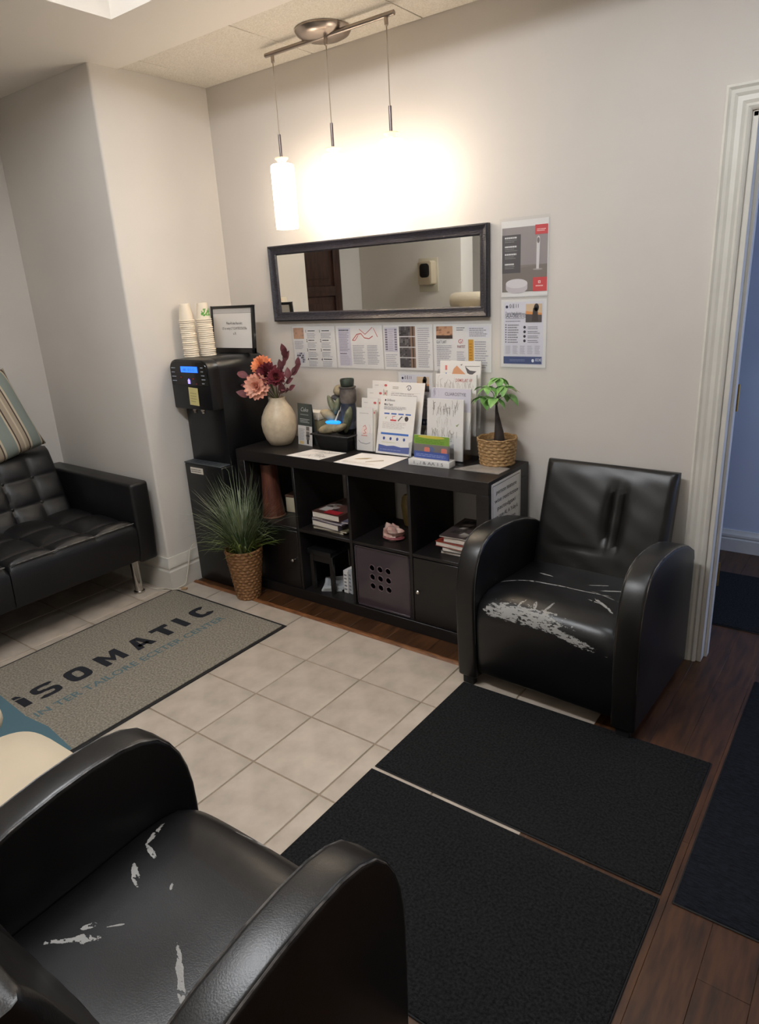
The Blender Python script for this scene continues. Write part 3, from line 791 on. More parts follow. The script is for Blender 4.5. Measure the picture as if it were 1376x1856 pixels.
p.build('blue_band', rug, (2.66, 1.55, 0.0078), (0, 1, 0), (-1, 0, 0), 0.95, 'mat_print')

# ------------------------------------------------------------------ pendant lamp
LY = -0.228
pd = thing('pendant_lamp', 'three-light bar pendant with white glass cylinders hanging from the ceiling', 'lamp', (-2.085, LY, ZC))
MB().lathe([(0.118, 0.0), (0.118, -0.006), (0.108, -0.020), (0.085, -0.031), (0.04, -0.038), (0.012, -0.040)], 36).build('canopy', M_nickel, pd, (-0.03, 0.02, 0), ang=30)
MB().tube([(-0.352, 0, -0.033), (0.345, 0, -0.033)], 0.0095, 12).build('bar', M_nickel, pd)
M_cord = mat('clear_cord', (150, 136, 116), 0.4)
M_cap = mat('glass_neck', (226, 206, 172), 0.35, emit=(1.0, 0.78, 0.5), estr=0.35)
for i, (lx, zt) in enumerate(((-2.396, 2.150), (-2.087, 2.146), (-1.778, 2.157))):
    dx = lx+2.085; z0 = zt-ZC
    M_sh = mat('lit_opal_glass_%d' % i, (250, 240, 225), 0.3, emit=PENDANT_COL, estr=PENDANT[i])
    MB().lathe([(0.008, -0.040), (0.008, -0.066), (0.004, -0.070)], 12).build('cord_grip', M_nickel, pd, (dx, 0, 0))
    MB().tube([(dx, 0, -0.06), (dx, 0, z0+0.09)], 0.0022, 6).build('cord', M_cord, pd)
    MB().tube([(dx, 0, z0+0.095), (dx, 0, z0)], 0.0065, 12).build('stem', mat('dark_nickel', (120, 110, 108), 0.3, metal=1.0), pd)
    sh = MB().lathe([(0.046, -0.028), (0.0525, -0.034), (0.0535, -0.06), (0.0515, -0.302), (0.0485, -0.302), (0.0500, -0.06), (0.046, -0.036)], 36, caps=False).build('glass_shade', M_sh, pd, (dx, 0, z0), ang=30)
    MB().lathe([(0.005, 0.002), (0.030, 0.0), (0.031, -0.004), (0.019, -0.016), (0.019, -0.026), (0.046, -0.030)], 28).build('shade_cap', M_cap, sh, (0, 0, 0), ang=30)
    MB().ball((0, 0, -0.14), (0.027, 0.027, 0.045), 16, 10).build('bulb', M_sh, sh)

# ------------------------------------------------------------------ mirror on the back wall
M_frame = mat('black_mirror_frame', (24, 23, 28), 0.35, col2=(46, 44, 54), vscale=70, stretch=(1, 3, 3), bump=0.25, bscale=60)
mx0, mx1, mz0, mz1 = -2.746, -1.449, 1.416, 1.796
mi = thing('wall_mirror', 'wide rectangular mirror in a black frame below the pendant lamp', 'mirror', ((mx0+mx1)/2, 0, (mz0+mz1)/2))
hw, hh = (mx1-mx0)/2, (mz1-mz0)/2
fp = [(0, -0.002), (0, -0.026), (0.006, -0.030), (0.014, -0.024), (0.030, -0.018), (0.040, -0.016), (0.046, -0.010), (0.048, -0.002)]
rings = []
for sx_, sz_ in ((-1, -1), (1, -1), (1, 1), (-1, 1), (-1, -1)):
    rings.append([Vector((sx_*(hw-u), v, sz_*(hh-u))) for u, v in fp])
MB().loft(rings, cap=False).build('frame', M_frame, mi, ang=20)
M_mirror = mat('mirror_silver', (226, 226, 220), 0.015, metal=1.0)
MB().box(-hw+0.040, hw-0.040, -0.008, -0.003, -hh+0.040, hh-0.040).build('glass', M_mirror, mi, smooth=False)

# ------------------------------------------------------------------ posters and notices on the wall
def wall_sheet(name, label, cat, x0, x1, z0, z1, draw, group=None, sleeve=True, y=-0.001):
    t = tag(MB().box(0, x1-x0, -0.0008, 0.0008, 0, z1-z0).build(name, M_paper, None, (x0, y, z0)), label, cat, group)
    p = Print(0.00035); draw(p, x1-x0, z1-z0)
    p.build('print', t, (0, -0.0008, 0), (1, 0, 0), (0, 0, 1))
    if sleeve:
        MB().box(-0.006, x1-x0+0.006, -0.0042, -0.0034, -0.008, z1-z0+0.012).build('plastic_sleeve', M_clear, t)
    return t
GREY = (132, 130, 134); DK = (70, 68, 74)
def d_poster1(p, W, H):
    p.rect(0.004, 0.020, W-0.004, H-0.026, (152, 142, 140))
    p.rect(0.004, 0.020, W-0.004, H*0.42, (126, 116, 108), 1.5)
    p.poly([(0.004, H*0.42), (0.004, H*0.36), (W-0.004, H*0.42)], (134, 124, 118), 2)
    p.rect(0.004, H*0.32, W*0.42, H*0.82, (86, 82, 82), 3)
    for i, vv in enumerate((0.765, 0.65, 0.55, 0.42)):
        p.lines(W*0.08, H*vv, W*0.36, H*(vv+0.035), 1, (214, 210, 208), 0.6, 0.3, 4); p.lines(W*0.08, H*(vv-0.045), W*0.36, H*vv, 2, (132, 128, 126), 0.5, 0.3, 4)
    for v0, v1, u0 in ((0.80, 0.922, 0.72), (0.066, 0.25, 0.69)):
        p.rect(W*u0, H*v0, W-0.004, H*v1, (204, 74, 74), 3)
    p.lines(W*0.76, H*0.835, W*0.95, H*0.875, 2, (240, 200, 196), 0.5, 0.2, 4)
    p.rect(W*0.80, H*0.17, W*0.85, H*0.205, (240, 214, 210), 4); p.disc(W*0.825, H*0.1875, W*0.012, H*0.010, (204, 74, 74), layer=5); p.lines(W*0.75, H*0.125, W*0.90, H*0.15, 1, (240, 200, 196), 0.6, 0, 4)
    # upright white toothbrush and round white case
    p.poly([(W*0.755, H*0.36), (W*0.81, H*0.36), (W*0.825, H*0.70), (W*0.82, H*0.765), (W*0.795, H*0.785), (W*0.765, H*0.765), (W*0.755, H*0.70)], (214, 208, 206), 4)
    p.disc(W*0.79, H*0.725, W*0.026, H*0.038, (120, 112, 112), layer=5); p.disc(W*0.785, H*0.355, W*0.10, H*0.012, (164, 154, 150), layer=3)
    p.disc(W*0.34, H*0.115, W*0.235, H*0.068, (196, 188, 190), 28, 4); p.rect(W*0.105, H*0.115, W*0.575, H*0.178, (196, 188, 190), 4.5)
    p.disc(W*0.34, H*0.178, W*0.235, H*0.062, (214, 208, 208), 28, 5)
wall_sheet('wall_poster', 'poster with white toothbrush, round case and two red squares right of mirror', 'poster', -1.397, -1.187, 1.494, 1.793, d_poster1)
def d_poster2(p, W, H):
    p.rect(0.014, 0.012, W-0.014, H-0.010, (218, 214, 220))
    p.disc(W*0.13, H*0.895, 0.006, 0.006, (40, 44, 66), layer=3); p.text('0 E I I', W*0.19, H*0.88, 0.022, (56, 56, 70), 'l', 0.006, layer=3, width=W*0.2)
    p.text('Trace bage A por', W*0.10, H*0.785, 0.016, DK, 'l', layer=3, width=W*0.36); p.text('SALA-OBSETETES', W*0.10, H*0.74, 0.022, DK, 'l', 0.006, layer=3, width=W*0.46)
    p.rect(W*0.10, H*0.722, W*0.52, H*0.727, DK, 3); p.lines(W*0.10, H*0.675, W*0.46, H*0.70, 1, GREY, layer=3)
    u0, v0, u1, v1 = W*0.55, H*0.665, W*0.90, H*0.93
    p.rect(u0, v0, u1, v1, (214, 186, 152), 3); p.rect(u0, v0, u1, v0+(v1-v0)*0.45, (92, 84, 82), 4); p.poly([(u0, v0+(v1-v0)*0.45), (u0, v0+(v1-v0)*0.62), (u1, v0+(v1-v0)*0.5), (u1, v0+(v1-v0)*0.4)], (222, 150, 88), 5)
    p.disc((u0+u1)/2+0.012, v0+(v1-v0)*0.80, 0.011, 0.016, (52, 42, 40), layer=6); p.poly([(u0+0.028, v0+0.004), (u0+0.058, v0+0.004), (u0+0.052, v0+0.06), (u0+0.034, v0+0.058)], (74, 62, 58), 6)
    for i in range(8):
        v = H*(0.625-i*0.036); p.disc(W*0.11, v+0.002, 0.003, 0.003, DK, 8, 3); p.lines(W*0.15, v-0.003, W*0.42, v+0.007, 1, GREY, layer=3)
    for i in range(4):
        v = H*(0.585-i*0.066); p.disc(W*0.53, v+0.003, 0.006, 0.006, (62, 60, 66), 12, 3); p.lines(W*0.60, v-0.006, W*0.88, v+0.008, 2, GREY, layer=3)
    for i in range(5): p.lines(W*(0.10+0.165*i), H*0.20, W*(0.22+0.165*i), H*0.33, 8, (176, 172, 178), layer=3)
    p.rect(0.012, H*0.055, W-0.018, H*0.165, (76, 88, 128), 3); p.lines(W*0.2, H*0.09, W*0.62, H*0.13, 2, (128, 138, 172), layer=4); p.disc(W*0.72, H*0.105, 0.006, 0.007, (226, 228, 236), layer=4); p.text('EDE', W*0.78, H*0.098, 0.016, (220, 224, 236), 'l', 0.005, layer=4)
wall_sheet('wall_poster', 'printed information sheet with photo and blue footer below toothbrush poster', 'poster', -1.397, -1.189, 1.200, 1.484, d_poster2)
def photo(p, u0, v0, u1, v1, cols, L_=3, seed=1):
    r = random.Random(seed); p.rect(u0, v0, u1, v1, cols[0], L_); nx_, ny_ = 6, 5
    for i in range(nx_):
        for j in range(ny_):
            if r.random() < 0.6:
                a, c = u0+(u1-u0)*i/nx_, v0+(v1-v0)*j/ny_
                p.poly([(a, c), (a+(u1-u0)/nx_, c+0.2*(v1-v0)/ny_), (a+(u1-u0)/nx_*0.9, c+(v1-v0)/ny_), (a+0.1*(u1-u0)/nx_, c+0.8*(v1-v0)/ny_)], r.choice(cols), L_+1)
def d_A(p, W, H):
    photo(p, W*0.02, H*0.70, W*0.27, H*0.97, [(196, 152, 124), (184, 146, 122), (168, 140, 126)], 3, 1)
    p.lines(W*0.03, H*0.44, W*0.26, H*0.66, 6, (168, 162, 172), layer=3)
    photo(p, W*0.06, H*0.10, W*0.26, H*0.36, [(206, 202, 208), (98, 92, 98), (60, 54, 60), (150, 144, 150)], 3, 2)
    for i in range(2):
        for j in range(4):
            u, v = W*(0.32+0.33*i), H*(0.87-0.23*j); p.text(str(j+1), u, v-0.004, 0.020, DK, 'l', 0.01, layer=3); p.lines(u+0.016, v+0.001, u+0.075, v+0.008, 1, DK, 0.6, 0.3, 3); p.lines(u+0.008, v-0.034, u+0.078, v-0.004, 4, (176, 170, 178), layer=3)
def d_B(p, W, H):
    p.rect(W*0.05, H*0.06, W*0.32, H*0.95, (206, 200, 210), 2); p.lines(W*0.07, H*0.86, W*0.30, H*0.95, 1, GREY, layer=3); p.lines(W*0.07, H*0.40, W*0.30, H*0.86, 13, (150, 144, 156), layer=3); p.lines(W*0.07, H*0.33, W*0.25, H*0.37, 1, DK, layer=3); p.lines(W*0.07, H*0.07, W*0.30, H*0.31, 7, (180, 174, 184), layer=3)
    R_ = (204, 92, 88)
    p.line([(W*0.36, H*0.66), (W*0.46, H*0.80), (W*0.55, H*0.82), (W*0.62, H*0.72), (W*0.72, H*0.70), (W*0.80, H*0.76)], 0.004, R_, 3); p.line([(W*0.52, H*0.92), (W*0.64, H*0.80), (W*0.80, H*0.96)], 0.003, R_, 3); p.line([(W*0.82, H*0.94), (W*0.90, H*0.74)], 0.003, R_, 3); p.line([(W*0.36, H*0.66), (W*0.42, H*0.66), (W*0.49, H*0.78)], 0.003, R_, 3)
    for i in range(2): p.lines(W*(0.36+0.31*i), H*0.10, W*(0.62+0.31*i), H*0.56, 12, (172, 166, 174), layer=3)
def d_C(p, W, H):
    p.rect(W*0.02, H*0.40, W*0.29, H*0.95, (204, 198, 206), 2)
    for i in range(9): p.rect(W*0.03, H*(0.44+0.055*i), W*0.08, H*(0.475+0.055*i), (120, 114, 124), 3); p.rect(W*0.23, H*(0.44+0.055*i), W*0.28, H*(0.475+0.055*i), (130, 124, 134), 3)
    p.lines(W*0.10, H*0.42, W*0.22, H*0.93, 12, (178, 172, 182), layer=3); p.lines(W*0.03, H*0.06, W*0.29, H*0.36, 7, (180, 174, 182), layer=3)
    for i in range(4):
        photo(p, W*0.33, H*(0.05+0.235*i), W*0.56, H*(0.265+0.235*i), [(86, 80, 80), (58, 52, 52), (120, 112, 110)], 3, 5+i); p.rect(W*0.56, H*(0.05+0.235*i), W*0.66, H*(0.265+0.235*i), (146, 116, 96), 3); p.rect(W*0.60, H*(0.05+0.235*i), W*0.625, H*(0.265+0.235*i), (70, 56, 50), 4)
    p.lines(W*0.71, H*0.06, W*0.96, H*0.95, 20, (172, 166, 174), layer=3)
def d_D(p, W, H):
    photo(p, W*0.05, H*0.70, W*0.34, H*0.96, [(196, 150, 116), (176, 130, 98), (150, 108, 84)], 3, 11); photo(p, W*0.05, H*0.70, W*0.34, H*0.77, [(60, 46, 42), (90, 66, 56)], 6, 12)
    p.text('GLA T LART', W*0.05, H*0.60, 0.018, DK, 'l', 0.004, layer=3, width=W*0.18); p.lines(W*0.05, H*0.10, W*0.34, H*0.57, 12, (168, 162, 170), layer=3)
    p.lines(W*0.41, H*0.86, W*0.56, H*0.95, 2, GREY, layer=3); p.text('G!', W*0.48, H*0.60, 0.026, (196, 92, 88), 'c', 0.006, layer=3); p.text('PARTET', W*0.49, H*0.50, 0.018, (150, 96, 104), 'c', 0.004, layer=3, width=W*0.14); p.lines(W*0.41, H*0.10, W*0.56, H*0.44, 8, (176, 170, 178), layer=3)
    p.rect(W*0.61, H*0.05, W*0.70, H*0.68, (212, 158, 58), 3); p.lines(W*0.63, H*0.2, W*0.68, H*0.62, 7, (176, 122, 40), layer=4); p.rect(W*0.60, H*0.72, W*0.97, H*0.95, (222, 218, 222), 2); p.lines(W*0.63, H*0.74, W*0.93, H*0.93, 5, GREY, layer=3); p.lines(W*0.72, H*0.08, W*0.95, H*0.66, 12, (168, 162, 170), layer=3)
G = 'row of printed leaflets under the mirror'
for nm, a, c, fn in (('leftmost printed leaflet under the mirror, with orange square at its corner', -2.640, -2.344, d_A), ('printed leaflet under the mirror with thin red line drawing', -2.336, -2.040, d_B),
                     ('printed leaflet under the mirror with four stacked dark photographs', -2.032, -1.752, d_C), ('rightmost printed leaflet under the mirror, with yellow vertical strip', -1.744, -1.444, d_D)):
    wall_sheet('wall_leaflet', nm, 'leaflet', a, c, 1.175, 1.386, fn, G)
wall_sheet('wall_leaflet', 'small sheet with photo on the wall behind the brochure stands', 'leaflet', -1.955, -1.757, 0.895, 1.163,
           lambda p, W, H: (d_poster2(p, W, H)), None)

# ------------------------------------------------------------------ water cooler
WX0, WX1, WB = -3.088, -2.778, -0.10
wc = thing('water_cooler', 'tall black water cooler with blue display between pillar and bookcase', 'water cooler', ((WX0+WX1)/2, -0.29, 0))
wx, wy = (WX0+WX1)/2, -0.29
hwc = (WX1-WX0)/2
def rtop(hw_, z0, z1, r, n_=7):
    pts = [(-hw_, z0), (hw_, z0)]
    for k in range(n_+1): a = PI/2*k/n_; pts.append((hw_-r+r*math.cos(a), z1-r+r*math.sin(a)))
    for k in range(n_+1): a = PI/2*k/n_; pts.append((-hw_+r-r*math.sin(a), z1-r+r*math.cos(a)))
    return pts
MB().box(-hwc, hwc, -0.49-wy, WB-wy, 0.0, 0.70).build('base_cabinet', M_black, wc, bevel=0.008, seg=3)
MB().prism(rtop(hwc, 0.70, 1.262, 0.055), 'y', -0.425-wy, WB-wy).build('column', M_black, wc, bevel=0.004, seg=2)
hd_ = MB().prism(rtop(hwc, 1.005, 1.262, 0.055), 'y', -0.495-wy, -0.42-wy).build('dispenser_head', M_black, wc, bevel=0.006, seg=2)
MB().prism(rtop(hwc-0.008, 1.13, 1.254, 0.047), 'y', -0.4985-wy, -0.493-wy).build('control_panel', mat('gloss_black', (12, 12, 15), 0.12), hd_, bevel=0.002, seg=1)
MB().box(-0.055, 0.075, -0.502-wy, -0.498-wy, 1.198, 1.228).build('display', mat('blue_lcd', (10, 30, 120), 0.3, emit=(0.02, 0.14, 1.0), estr=1.6), hd_)
p = Print(0.0004)
for i in range(4): p.lines(-0.135, 1.150+0.022*i, -0.098, 1.158+0.022*i, 1, (170, 176, 190), 0.5, 0.3)
for i in range(5): p.lines(0.100, 1.140+0.020*i, 0.130, 1.148+0.020*i, 1, (190, 196, 206), 0.5, 0.4)
for u, v, c in ((-0.062, 1.172, (150, 30, 40)), (0.035, 1.166, (170, 36, 44)), (0.055, 1.140, (120, 30, 40))): p.disc(u, v, 0.007, 0.004, c)
p.text('48 : 0 5 C', 0.01, 1.206, 0.018, (20, 60, 190), 'c', 0.0, width=0.09, layer=10)
p.build('panel_marks', hd_, (0, -0.4988-wy, 0), (1, 0, 0), (0, 0, 1), 0.4)
MB().prism([(-0.010, 1.140), (0.006, 1.140), (0.006, 1.158), (-0.002, 1.166), (-0.010, 1.158)], 'y', -0.501-wy, -0.498-wy).build('indicator_light', mat('blue_led', (60, 60, 200), 0.3, emit=(0.16, 0.12, 1.0), estr=3.0), hd_)
nt_ = tag(MB().box(-0.036, 0.036, -0.0008, 0.0, -0.092, 0.0).build('sticky_note', mat('yellow_note', (214, 202, 138), 0.7), None, (wx+0.022, -0.4995, 1.120), (0.02, 0.06, 0.02)), 'pale yellow sticky note on the water cooler front', 'note')
p = Print(0.0003); p.lines(-0.026, -0.076, 0.026, -0.020, 4, (150, 140, 92), 0.22, 0.4); p.build('handwriting', nt_, (0, -0.0008, 0), (1, 0, 0), (0, 0, 1))
for dx in (-0.03, 0.035):
    MB().lathe([(0.013, 0.0), (0.013, -0.012), (0.009, -0.016), (0.008, -0.026)], 14).build('spout', M_chrome if dx > 0 else M_nickel, hd_, (dx, -0.462-wy, 1.006))
tr = MB().box(-hwc+0.004, hwc-0.004, -0.494-wy, -0.425-wy, 0.70, 0.707).build('drip_tray', mat('grey_tray', (62, 66, 70), 0.4), wc, bevel=0.002, seg=1)
for k in range(6): MB().box(-0.11+0.038*k, -0.085+0.038*k, -0.48-wy, -0.44-wy, 0.706, 0.7085).build('tray_rib', mat('grey_tray', (62, 66, 70), 0.4), tr)
st_ = tag(MB().box(-0.052, 0.052, -0.0008, 0, -0.034, 0.0).build('label_sticker', M_paper2, None, (wx-0.055, -0.4902, 0.680)), 'small white label on the base of water cooler', 'label')
p = Print(0.0003); p.lines(-0.046, -0.028, 0.04, -0.006, 2, (120, 112, 104), 0.5, 0.2); p.build('print', st_, (0, -0.0008, 0), (1, 0, 0), (0, 0, 1))

# paper cups, nested upside down in two stacks
M_cup = mat('paper_cup', (236, 224, 204), 0.6)
cup = MB().lathe([(0.0385, 0.0), (0.0408, 0.0012), (0.0412, 0.0036), (0.0402, 0.0060), (0.0376, 0.0068), (0.0270, 0.086), (0.0255, 0.0875), (0.0250, 0.0862), (0.0250, 0.083), (0.0010, 0.083)], 28, caps=False)
cup.lathe([(0.0385, 0.0), (0.0362, 0.006), (0.0258, 0.082), (0.001, 0.082)], 28, caps=False)
cup_me = cup.mesh('paper_cup', ang=30)
for si, (x_, y_, n_, nm) in enumerate(((-3.040, -0.375, 19, 'left'), (-2.985, -0.305, 19, 'right'))):
    z = 1.2625
    for k in range(n_):
        top_ = k == n_-1
        ORD = ['second', 'third', 'fourth', 'fifth', 'sixth', 'seventh', 'eighth', 'ninth', 'tenth', 'eleventh', 'twelfth', 'thirteenth', 'fourteenth', 'fifteenth', 'sixteenth', 'seventeenth', 'eighteenth', 'bottom-most']
        lab = ('plain white paper cup on top of the left cup stack' if si == 0 else 'white paper cup with green leaf print topping the right stack') if top_ else 'white paper cup, %s from the top of the %s cup stack' % (ORD[n_-2-k], nm) if k else 'bottom-most white paper cup of the %s cup stack' % nm
        c_ = tag(obj('paper_cup', cup_me, M_cup, None, (x_-0.0012*math.sin(k*1.7)-0.0003*k, y_+0.001*math.cos(k*2.3), z+k*0.0103), (0.006*math.sin(k*2.1), 0.006*math.cos(k), 0)), lab, 'cup', 'paper cups on the water cooler')
        if top_ and si == 1:
            gm = mat('green_print', (98, 168, 68), 0.6)
            rn2 = random.Random(4); mb = MB()
            for q in range(46):
                a = -0.9+1.5*rn2.random(); zz = 0.022+0.034*rn2.random(); da, dz = 0.07+0.1*rn2.random(), 0.003+0.004*rn2.random()
                row = []
                for (aa, z2) in ((a-da, zz), (a, zz-dz), (a+da, zz+dz*0.4), (a, zz+dz)):
                    rr_ = 0.0378-(z2-0.0064)/0.0796*0.0108+0.0004; row.append((rr_*math.cos(aa), rr_*math.sin(aa), z2))
                mb.add(row, [(0, 1, 2, 3)])
            mb.build('leaf_print', gm, c_, smooth=False)

# framed notice behind the cups
fr = thing('framed_notice', 'black framed white notice standing on the water cooler', 'frame', (-2.928, -0.175, 1.262), 0, None, (math.radians(-5), 0, 0))
W_, H_ = 0.335, 0.250
ff = MB().box(-W_/2, W_/2, -0.008, 0.008, 0, 0.028).box(-W_/2, W_/2, -0.008, 0.008, H_-0.014, H_).box(-W_/2, -W_/2+0.014, -0.008, 0.008, 0, H_).box(W_/2-0.016, W_/2, -0.008, 0.008, 0, H_)
ff.build('frame', M_black, fr, bevel=0.001, seg=1)
MB().box(-W_/2+0.01, W_/2-0.01, -0.003, 0.006, 0.01, H_-0.008).build('sheet', M_paper, fr)
p = Print(0.0004)
p.rect(-W_/2+0.014, H_-0.038, W_/2-0.016, H_-0.014, (196, 192, 188)); p.rect(-W_/2+0.014, H_-0.040, W_/2-0.016, H_-0.038, (150, 146, 142))
for i, (t_, wd_) in enumerate((('Pleas-R ulea Reri-Art', 0.125), ('U5 to wnty LT CUVITECOUORe', 0.195), ('s.R', 0.024))): p.text(t_, 0.015, H_-0.098-i*0.027, 0.019, (60, 58, 62), 'c', 0.004, width=wd_)
p.build('lettering', fr, (0, -0.003, 0), (1, 0, 0), (0, 0, 1))

# ------------------------------------------------------------------ things on top of the bookcase
ZB = BH
# cream vase
prof = [(0.040, 0.0), (0.058, 0.004), (0.078, 0.035), (0.091, 0.075), (0.096, 0.115), (0.090, 0.155), (0.072, 0.195), (0.050, 0.226), (0.042, 0.240), (0.043, 0.252), (0.038, 0.253), (0.036, 0.240), (0.045, 0.222), (0.066, 0.190), (0.084, 0.15), (0.086, 0.10), (0.05, 0.012), (0.002, 0.010)]
VX, VY = -2.600, -0.210
vase = tag(MB().lathe(prof, 40, caps=False).build('ceramic_vase', mat('cream_ceramic', (206, 190, 164), 0.42, col2=(192, 174, 148), vscale=40, bump=0.06, bscale=80), None, (VX, VY, ZB), ang=60), 'egg-shaped cream ceramic vase at the left end of the bookcase', 'vase')
def petal_mesh(name, L_, W_, cup_, notch=0.0):
    def f(a, b_):
        wv = math.sin(PI*min(1, 0.08+0.92*b_)**0.75)*W_ if b_ < 1 else 0.0
        wv = W_*(0.25+0.75*math.sin(PI*(0.08+0.80*b_)))*(1 if b_ < 0.98 else 0.35)
        u = 2*a-1
        return Vector((u*wv/2, L_*b_, cup_*(b_*b_)*L_+0.25*abs(u)**2*wv*0.5-notch*L_*0))
    return MB().grid(f, 4, 6).mesh(name, ang=80)
M_stem = mat('plant_stem', (92, 96, 52), 0.6)
def flower(label, base, head, n_dir, colr, col2, R_, group, rings=((18, 1.0, 0.22), (14, 0.80, 0.55), (10, 0.55, 1.1), (6, 0.34, 1.9))):
    hd = Vector(head); t = thing('artificial_flower', label, 'flower', base, 0, group); lb = hd-Vector(base)
    MB().tube([(0, 0, 0), lb*0.5+Vector((0, 0, 0.01)), lb], 0.003, 6).build('stem', M_stem, t)
    nd = Vector(n_dir).normalized(); q = Vector((0, 0, 1)).rotation_difference(nd)
    m1 = mat('petal_'+label[:14].replace(' ', '_'), colr, 0.7, col2=col2, vscale=30, rand=0.10)
    rr = random.Random(len(label))
    for k, (n_, sc, cp_) in enumerate(rings):
        me = petal_mesh('petal', R_*sc, R_*sc*0.40, cp_)
        for i in range(n_):
            a = 2*PI*(i+0.5*k)/n_+rr.uniform(-0.06, 0.06)
            o = obj('petal', me, m1, t, lb+nd*(0.004*k))
            o.rotation_euler = (q.to_matrix() @ Matrix.Rotation(a, 3, 'Z') @ Matrix.Rotation(rr.uniform(-0.12, 0.12)+0.15*k, 3, 'X')).to_euler()
    MB().ball(lb+nd*0.010, (0.008, 0.008, 0.008), 10, 8).build('flower_centre', mat('flower_eye', (150, 96, 60), 0.8), t)
G = 'artificial flowers in the cream vase'
nb = (VX, VY, ZB+0.235)
flower('large pale pink dahlia at the front of the vase', nb, (VX-0.050, VY-0.085, ZB+0.318), (0.55, -0.80, 0.22), (236, 184, 162), (214, 140, 120), 0.070, G)
flower('orange dahlia at the top of the vase', nb, (VX-0.075, VY-0.01, ZB+0.412), (0.4, -0.7, 0.55), (232, 150, 104), (216, 112, 72), 0.060, G)
flower('deep burgundy dahlia between the orange and pink flowers', nb, (VX-0.02, VY-0.03, ZB+0.375), (0.35, -0.75, 0.5), (104, 26, 40), (72, 16, 28), 0.066, G)
flower('dark red dahlia at the right side of the vase', nb, (VX+0.045, VY-0.035, ZB+0.36), (0.6, -0.6, 0.4), (112, 34, 46), (80, 22, 32), 0.050, G)
def leaf_mesh(name, L_, W_, fold=0.25, droop=0.15):
    def f(a, b_):
        u = 2*a-1; wv = W_*(math.sin(PI*b_**0.85))**0.9
        return Vector((u*wv/2, L_*b_, fold*abs(u)*wv*0.5-droop*L_*b_*b_))
    return MB().grid(f, 4, 8).mesh(name, ang=80)
M_burg = mat('burgundy_leaf', (112, 58, 62), 0.6, col2=(82, 38, 46), vscale=25, rand=0.15)
lm = leaf_mesh('leaf', 0.062, 0.036)
def sprig(label, tip, n_, seed, m_=M_burg, cat='leaf sprig', group='leaf sprigs in the cream vase'):
    t = thing('leaf_sprig', label, cat, nb, 0, group); tip = Vector(tip)-Vector(nb); rr = random.Random(seed)
    mid = tip*0.5+Vector((0, 0, 0.02)); pts = [Vector((0, 0, 0)), tip*0.25+Vector((0, 0, 0.02)), mid, tip*0.8+Vector((0, 0, 0.008)), tip]
    MB().tube(pts, [0.002]*5, 5).build('stem', mat('burgundy_stem', (84, 46, 44), 0.6), t)
    for i in range(n_):
        k = 0.45+0.55*i/(n_-1); p_ = tip*k+Vector((0, 0, 0.02*(1-k)))
        d = (tip.normalized()+Vector((rr.uniform(-0.8, 0.8), rr.uniform(-0.8, 0.3), rr.uniform(-0.4, 0.7)))).normalized()
        z_ = Vector((0.3, -0.7, 0.5)); x_ = d.cross(z_).normalized(); z_ = x_.cross(d)
        o = obj('leaf', lm, m_, t, p_); o.rotation_euler = Matrix((x_, d, z_)).transposed().to_euler(); k2 = rr.uniform(0.75, 1.15); o.scale = (k2, k2, k2)
sprig('burgundy leaf sprig leaning left over the water cooler', (VX-0.175, VY-0.05, ZB+0.315), 6, 1)
sprig('burgundy leaf sprig low at the left of the vase', (VX-0.10, VY-0.10, ZB+0.270), 4, 2)
sprig('burgundy leaf sprig rising to the upper right of the vase', (VX+0.075, VY+0.02, ZB+0.475), 7, 3)
sprig('burgundy leaf sprig hanging at the right of the vase', (VX+0.125, VY-0.03, ZB+0.30), 5, 4)
sprig('burgundy leaf sprig at the far right near the wall leaflets', (VX+0.155, VY+0.02, ZB+0.41), 5, 6)
sprig('bronze leaf sprig beside the pale pink dahlia', (VX-0.125, VY-0.07, ZB+0.365), 5, 8, mat('bronze_leaf', (158, 102, 84), 0.6, col2=(122, 70, 62), vscale=25))

# little white box and dark product card
bxx = thing('small_box', 'small pale lidded box behind the vase', 'box', (-2.455, -0.075, ZB))
MB().box(-0.05, 0.05, -0.035, 0.035, 0, 0.125).build('box_body', mat('olive_box', (150, 142, 112), 0.6), bxx, bevel=0.002)
MB().box(-0.053, 0.053, -0.038, 0.038, 0.125, 0.165).build('lid', M_paper2, bxx, bevel=0.002)
cdt = thing('tent_card', 'dark green and white folded tent card right of the vase', 'card', (-2.452, -0.160, ZB), math.radians(-8))
MB().prism([(-0.018, 0), (0.0, 0.218), (0.001, 0.218), (-0.0168, 0)], 'x', -0.058, 0.058).build('front_leaf', mat('card_green', (62, 68, 66), 0.5), cdt)
MB().prism([(0.020, 0), (0.001, 0.218), (0.0, 0.218), (0.0188, 0)], 'x', -0.058, 0.058).build('rear_leaf', mat('card_green', (62, 68, 66), 0.5), cdt)
p = Print(0.0003)
p.rect(-0.058, 0, 0.058, 0.103, (206, 202, 198)); p.text('Cake', 0, 0.178, 0.030, (186, 190, 188), 'c', 0.0, 0.3, layer=2); p.lines(-0.035, 0.158, 0.035, 0.166, 1, (150, 154, 152)); p.lines(-0.04, 0.118, 0.045, 0.142, 3, (176, 180, 178))
p.lines(-0.050, 0.024, 0.002, 0.088, 8, (150, 148, 148)); p.rect(-0.046, 0.004, -0.012, 0.020, (212, 186, 128), 2)
p.rect(0.010, 0.030, 0.036, 0.100, (112, 104, 98), 2); p.rect(0.014, 0.008, 0.030, 0.032, (52, 48, 48), 2); p.rect(0.008, 0.048, 0.038, 0.056, (60, 56, 54), 3); p.rect(0.010, 0.074, 0.036, 0.08, (184, 178, 170), 3)
p.build('print', cdt, (0, -0.0182, 0), (1, 0, 0), (0, 0.0826, 0.9966))

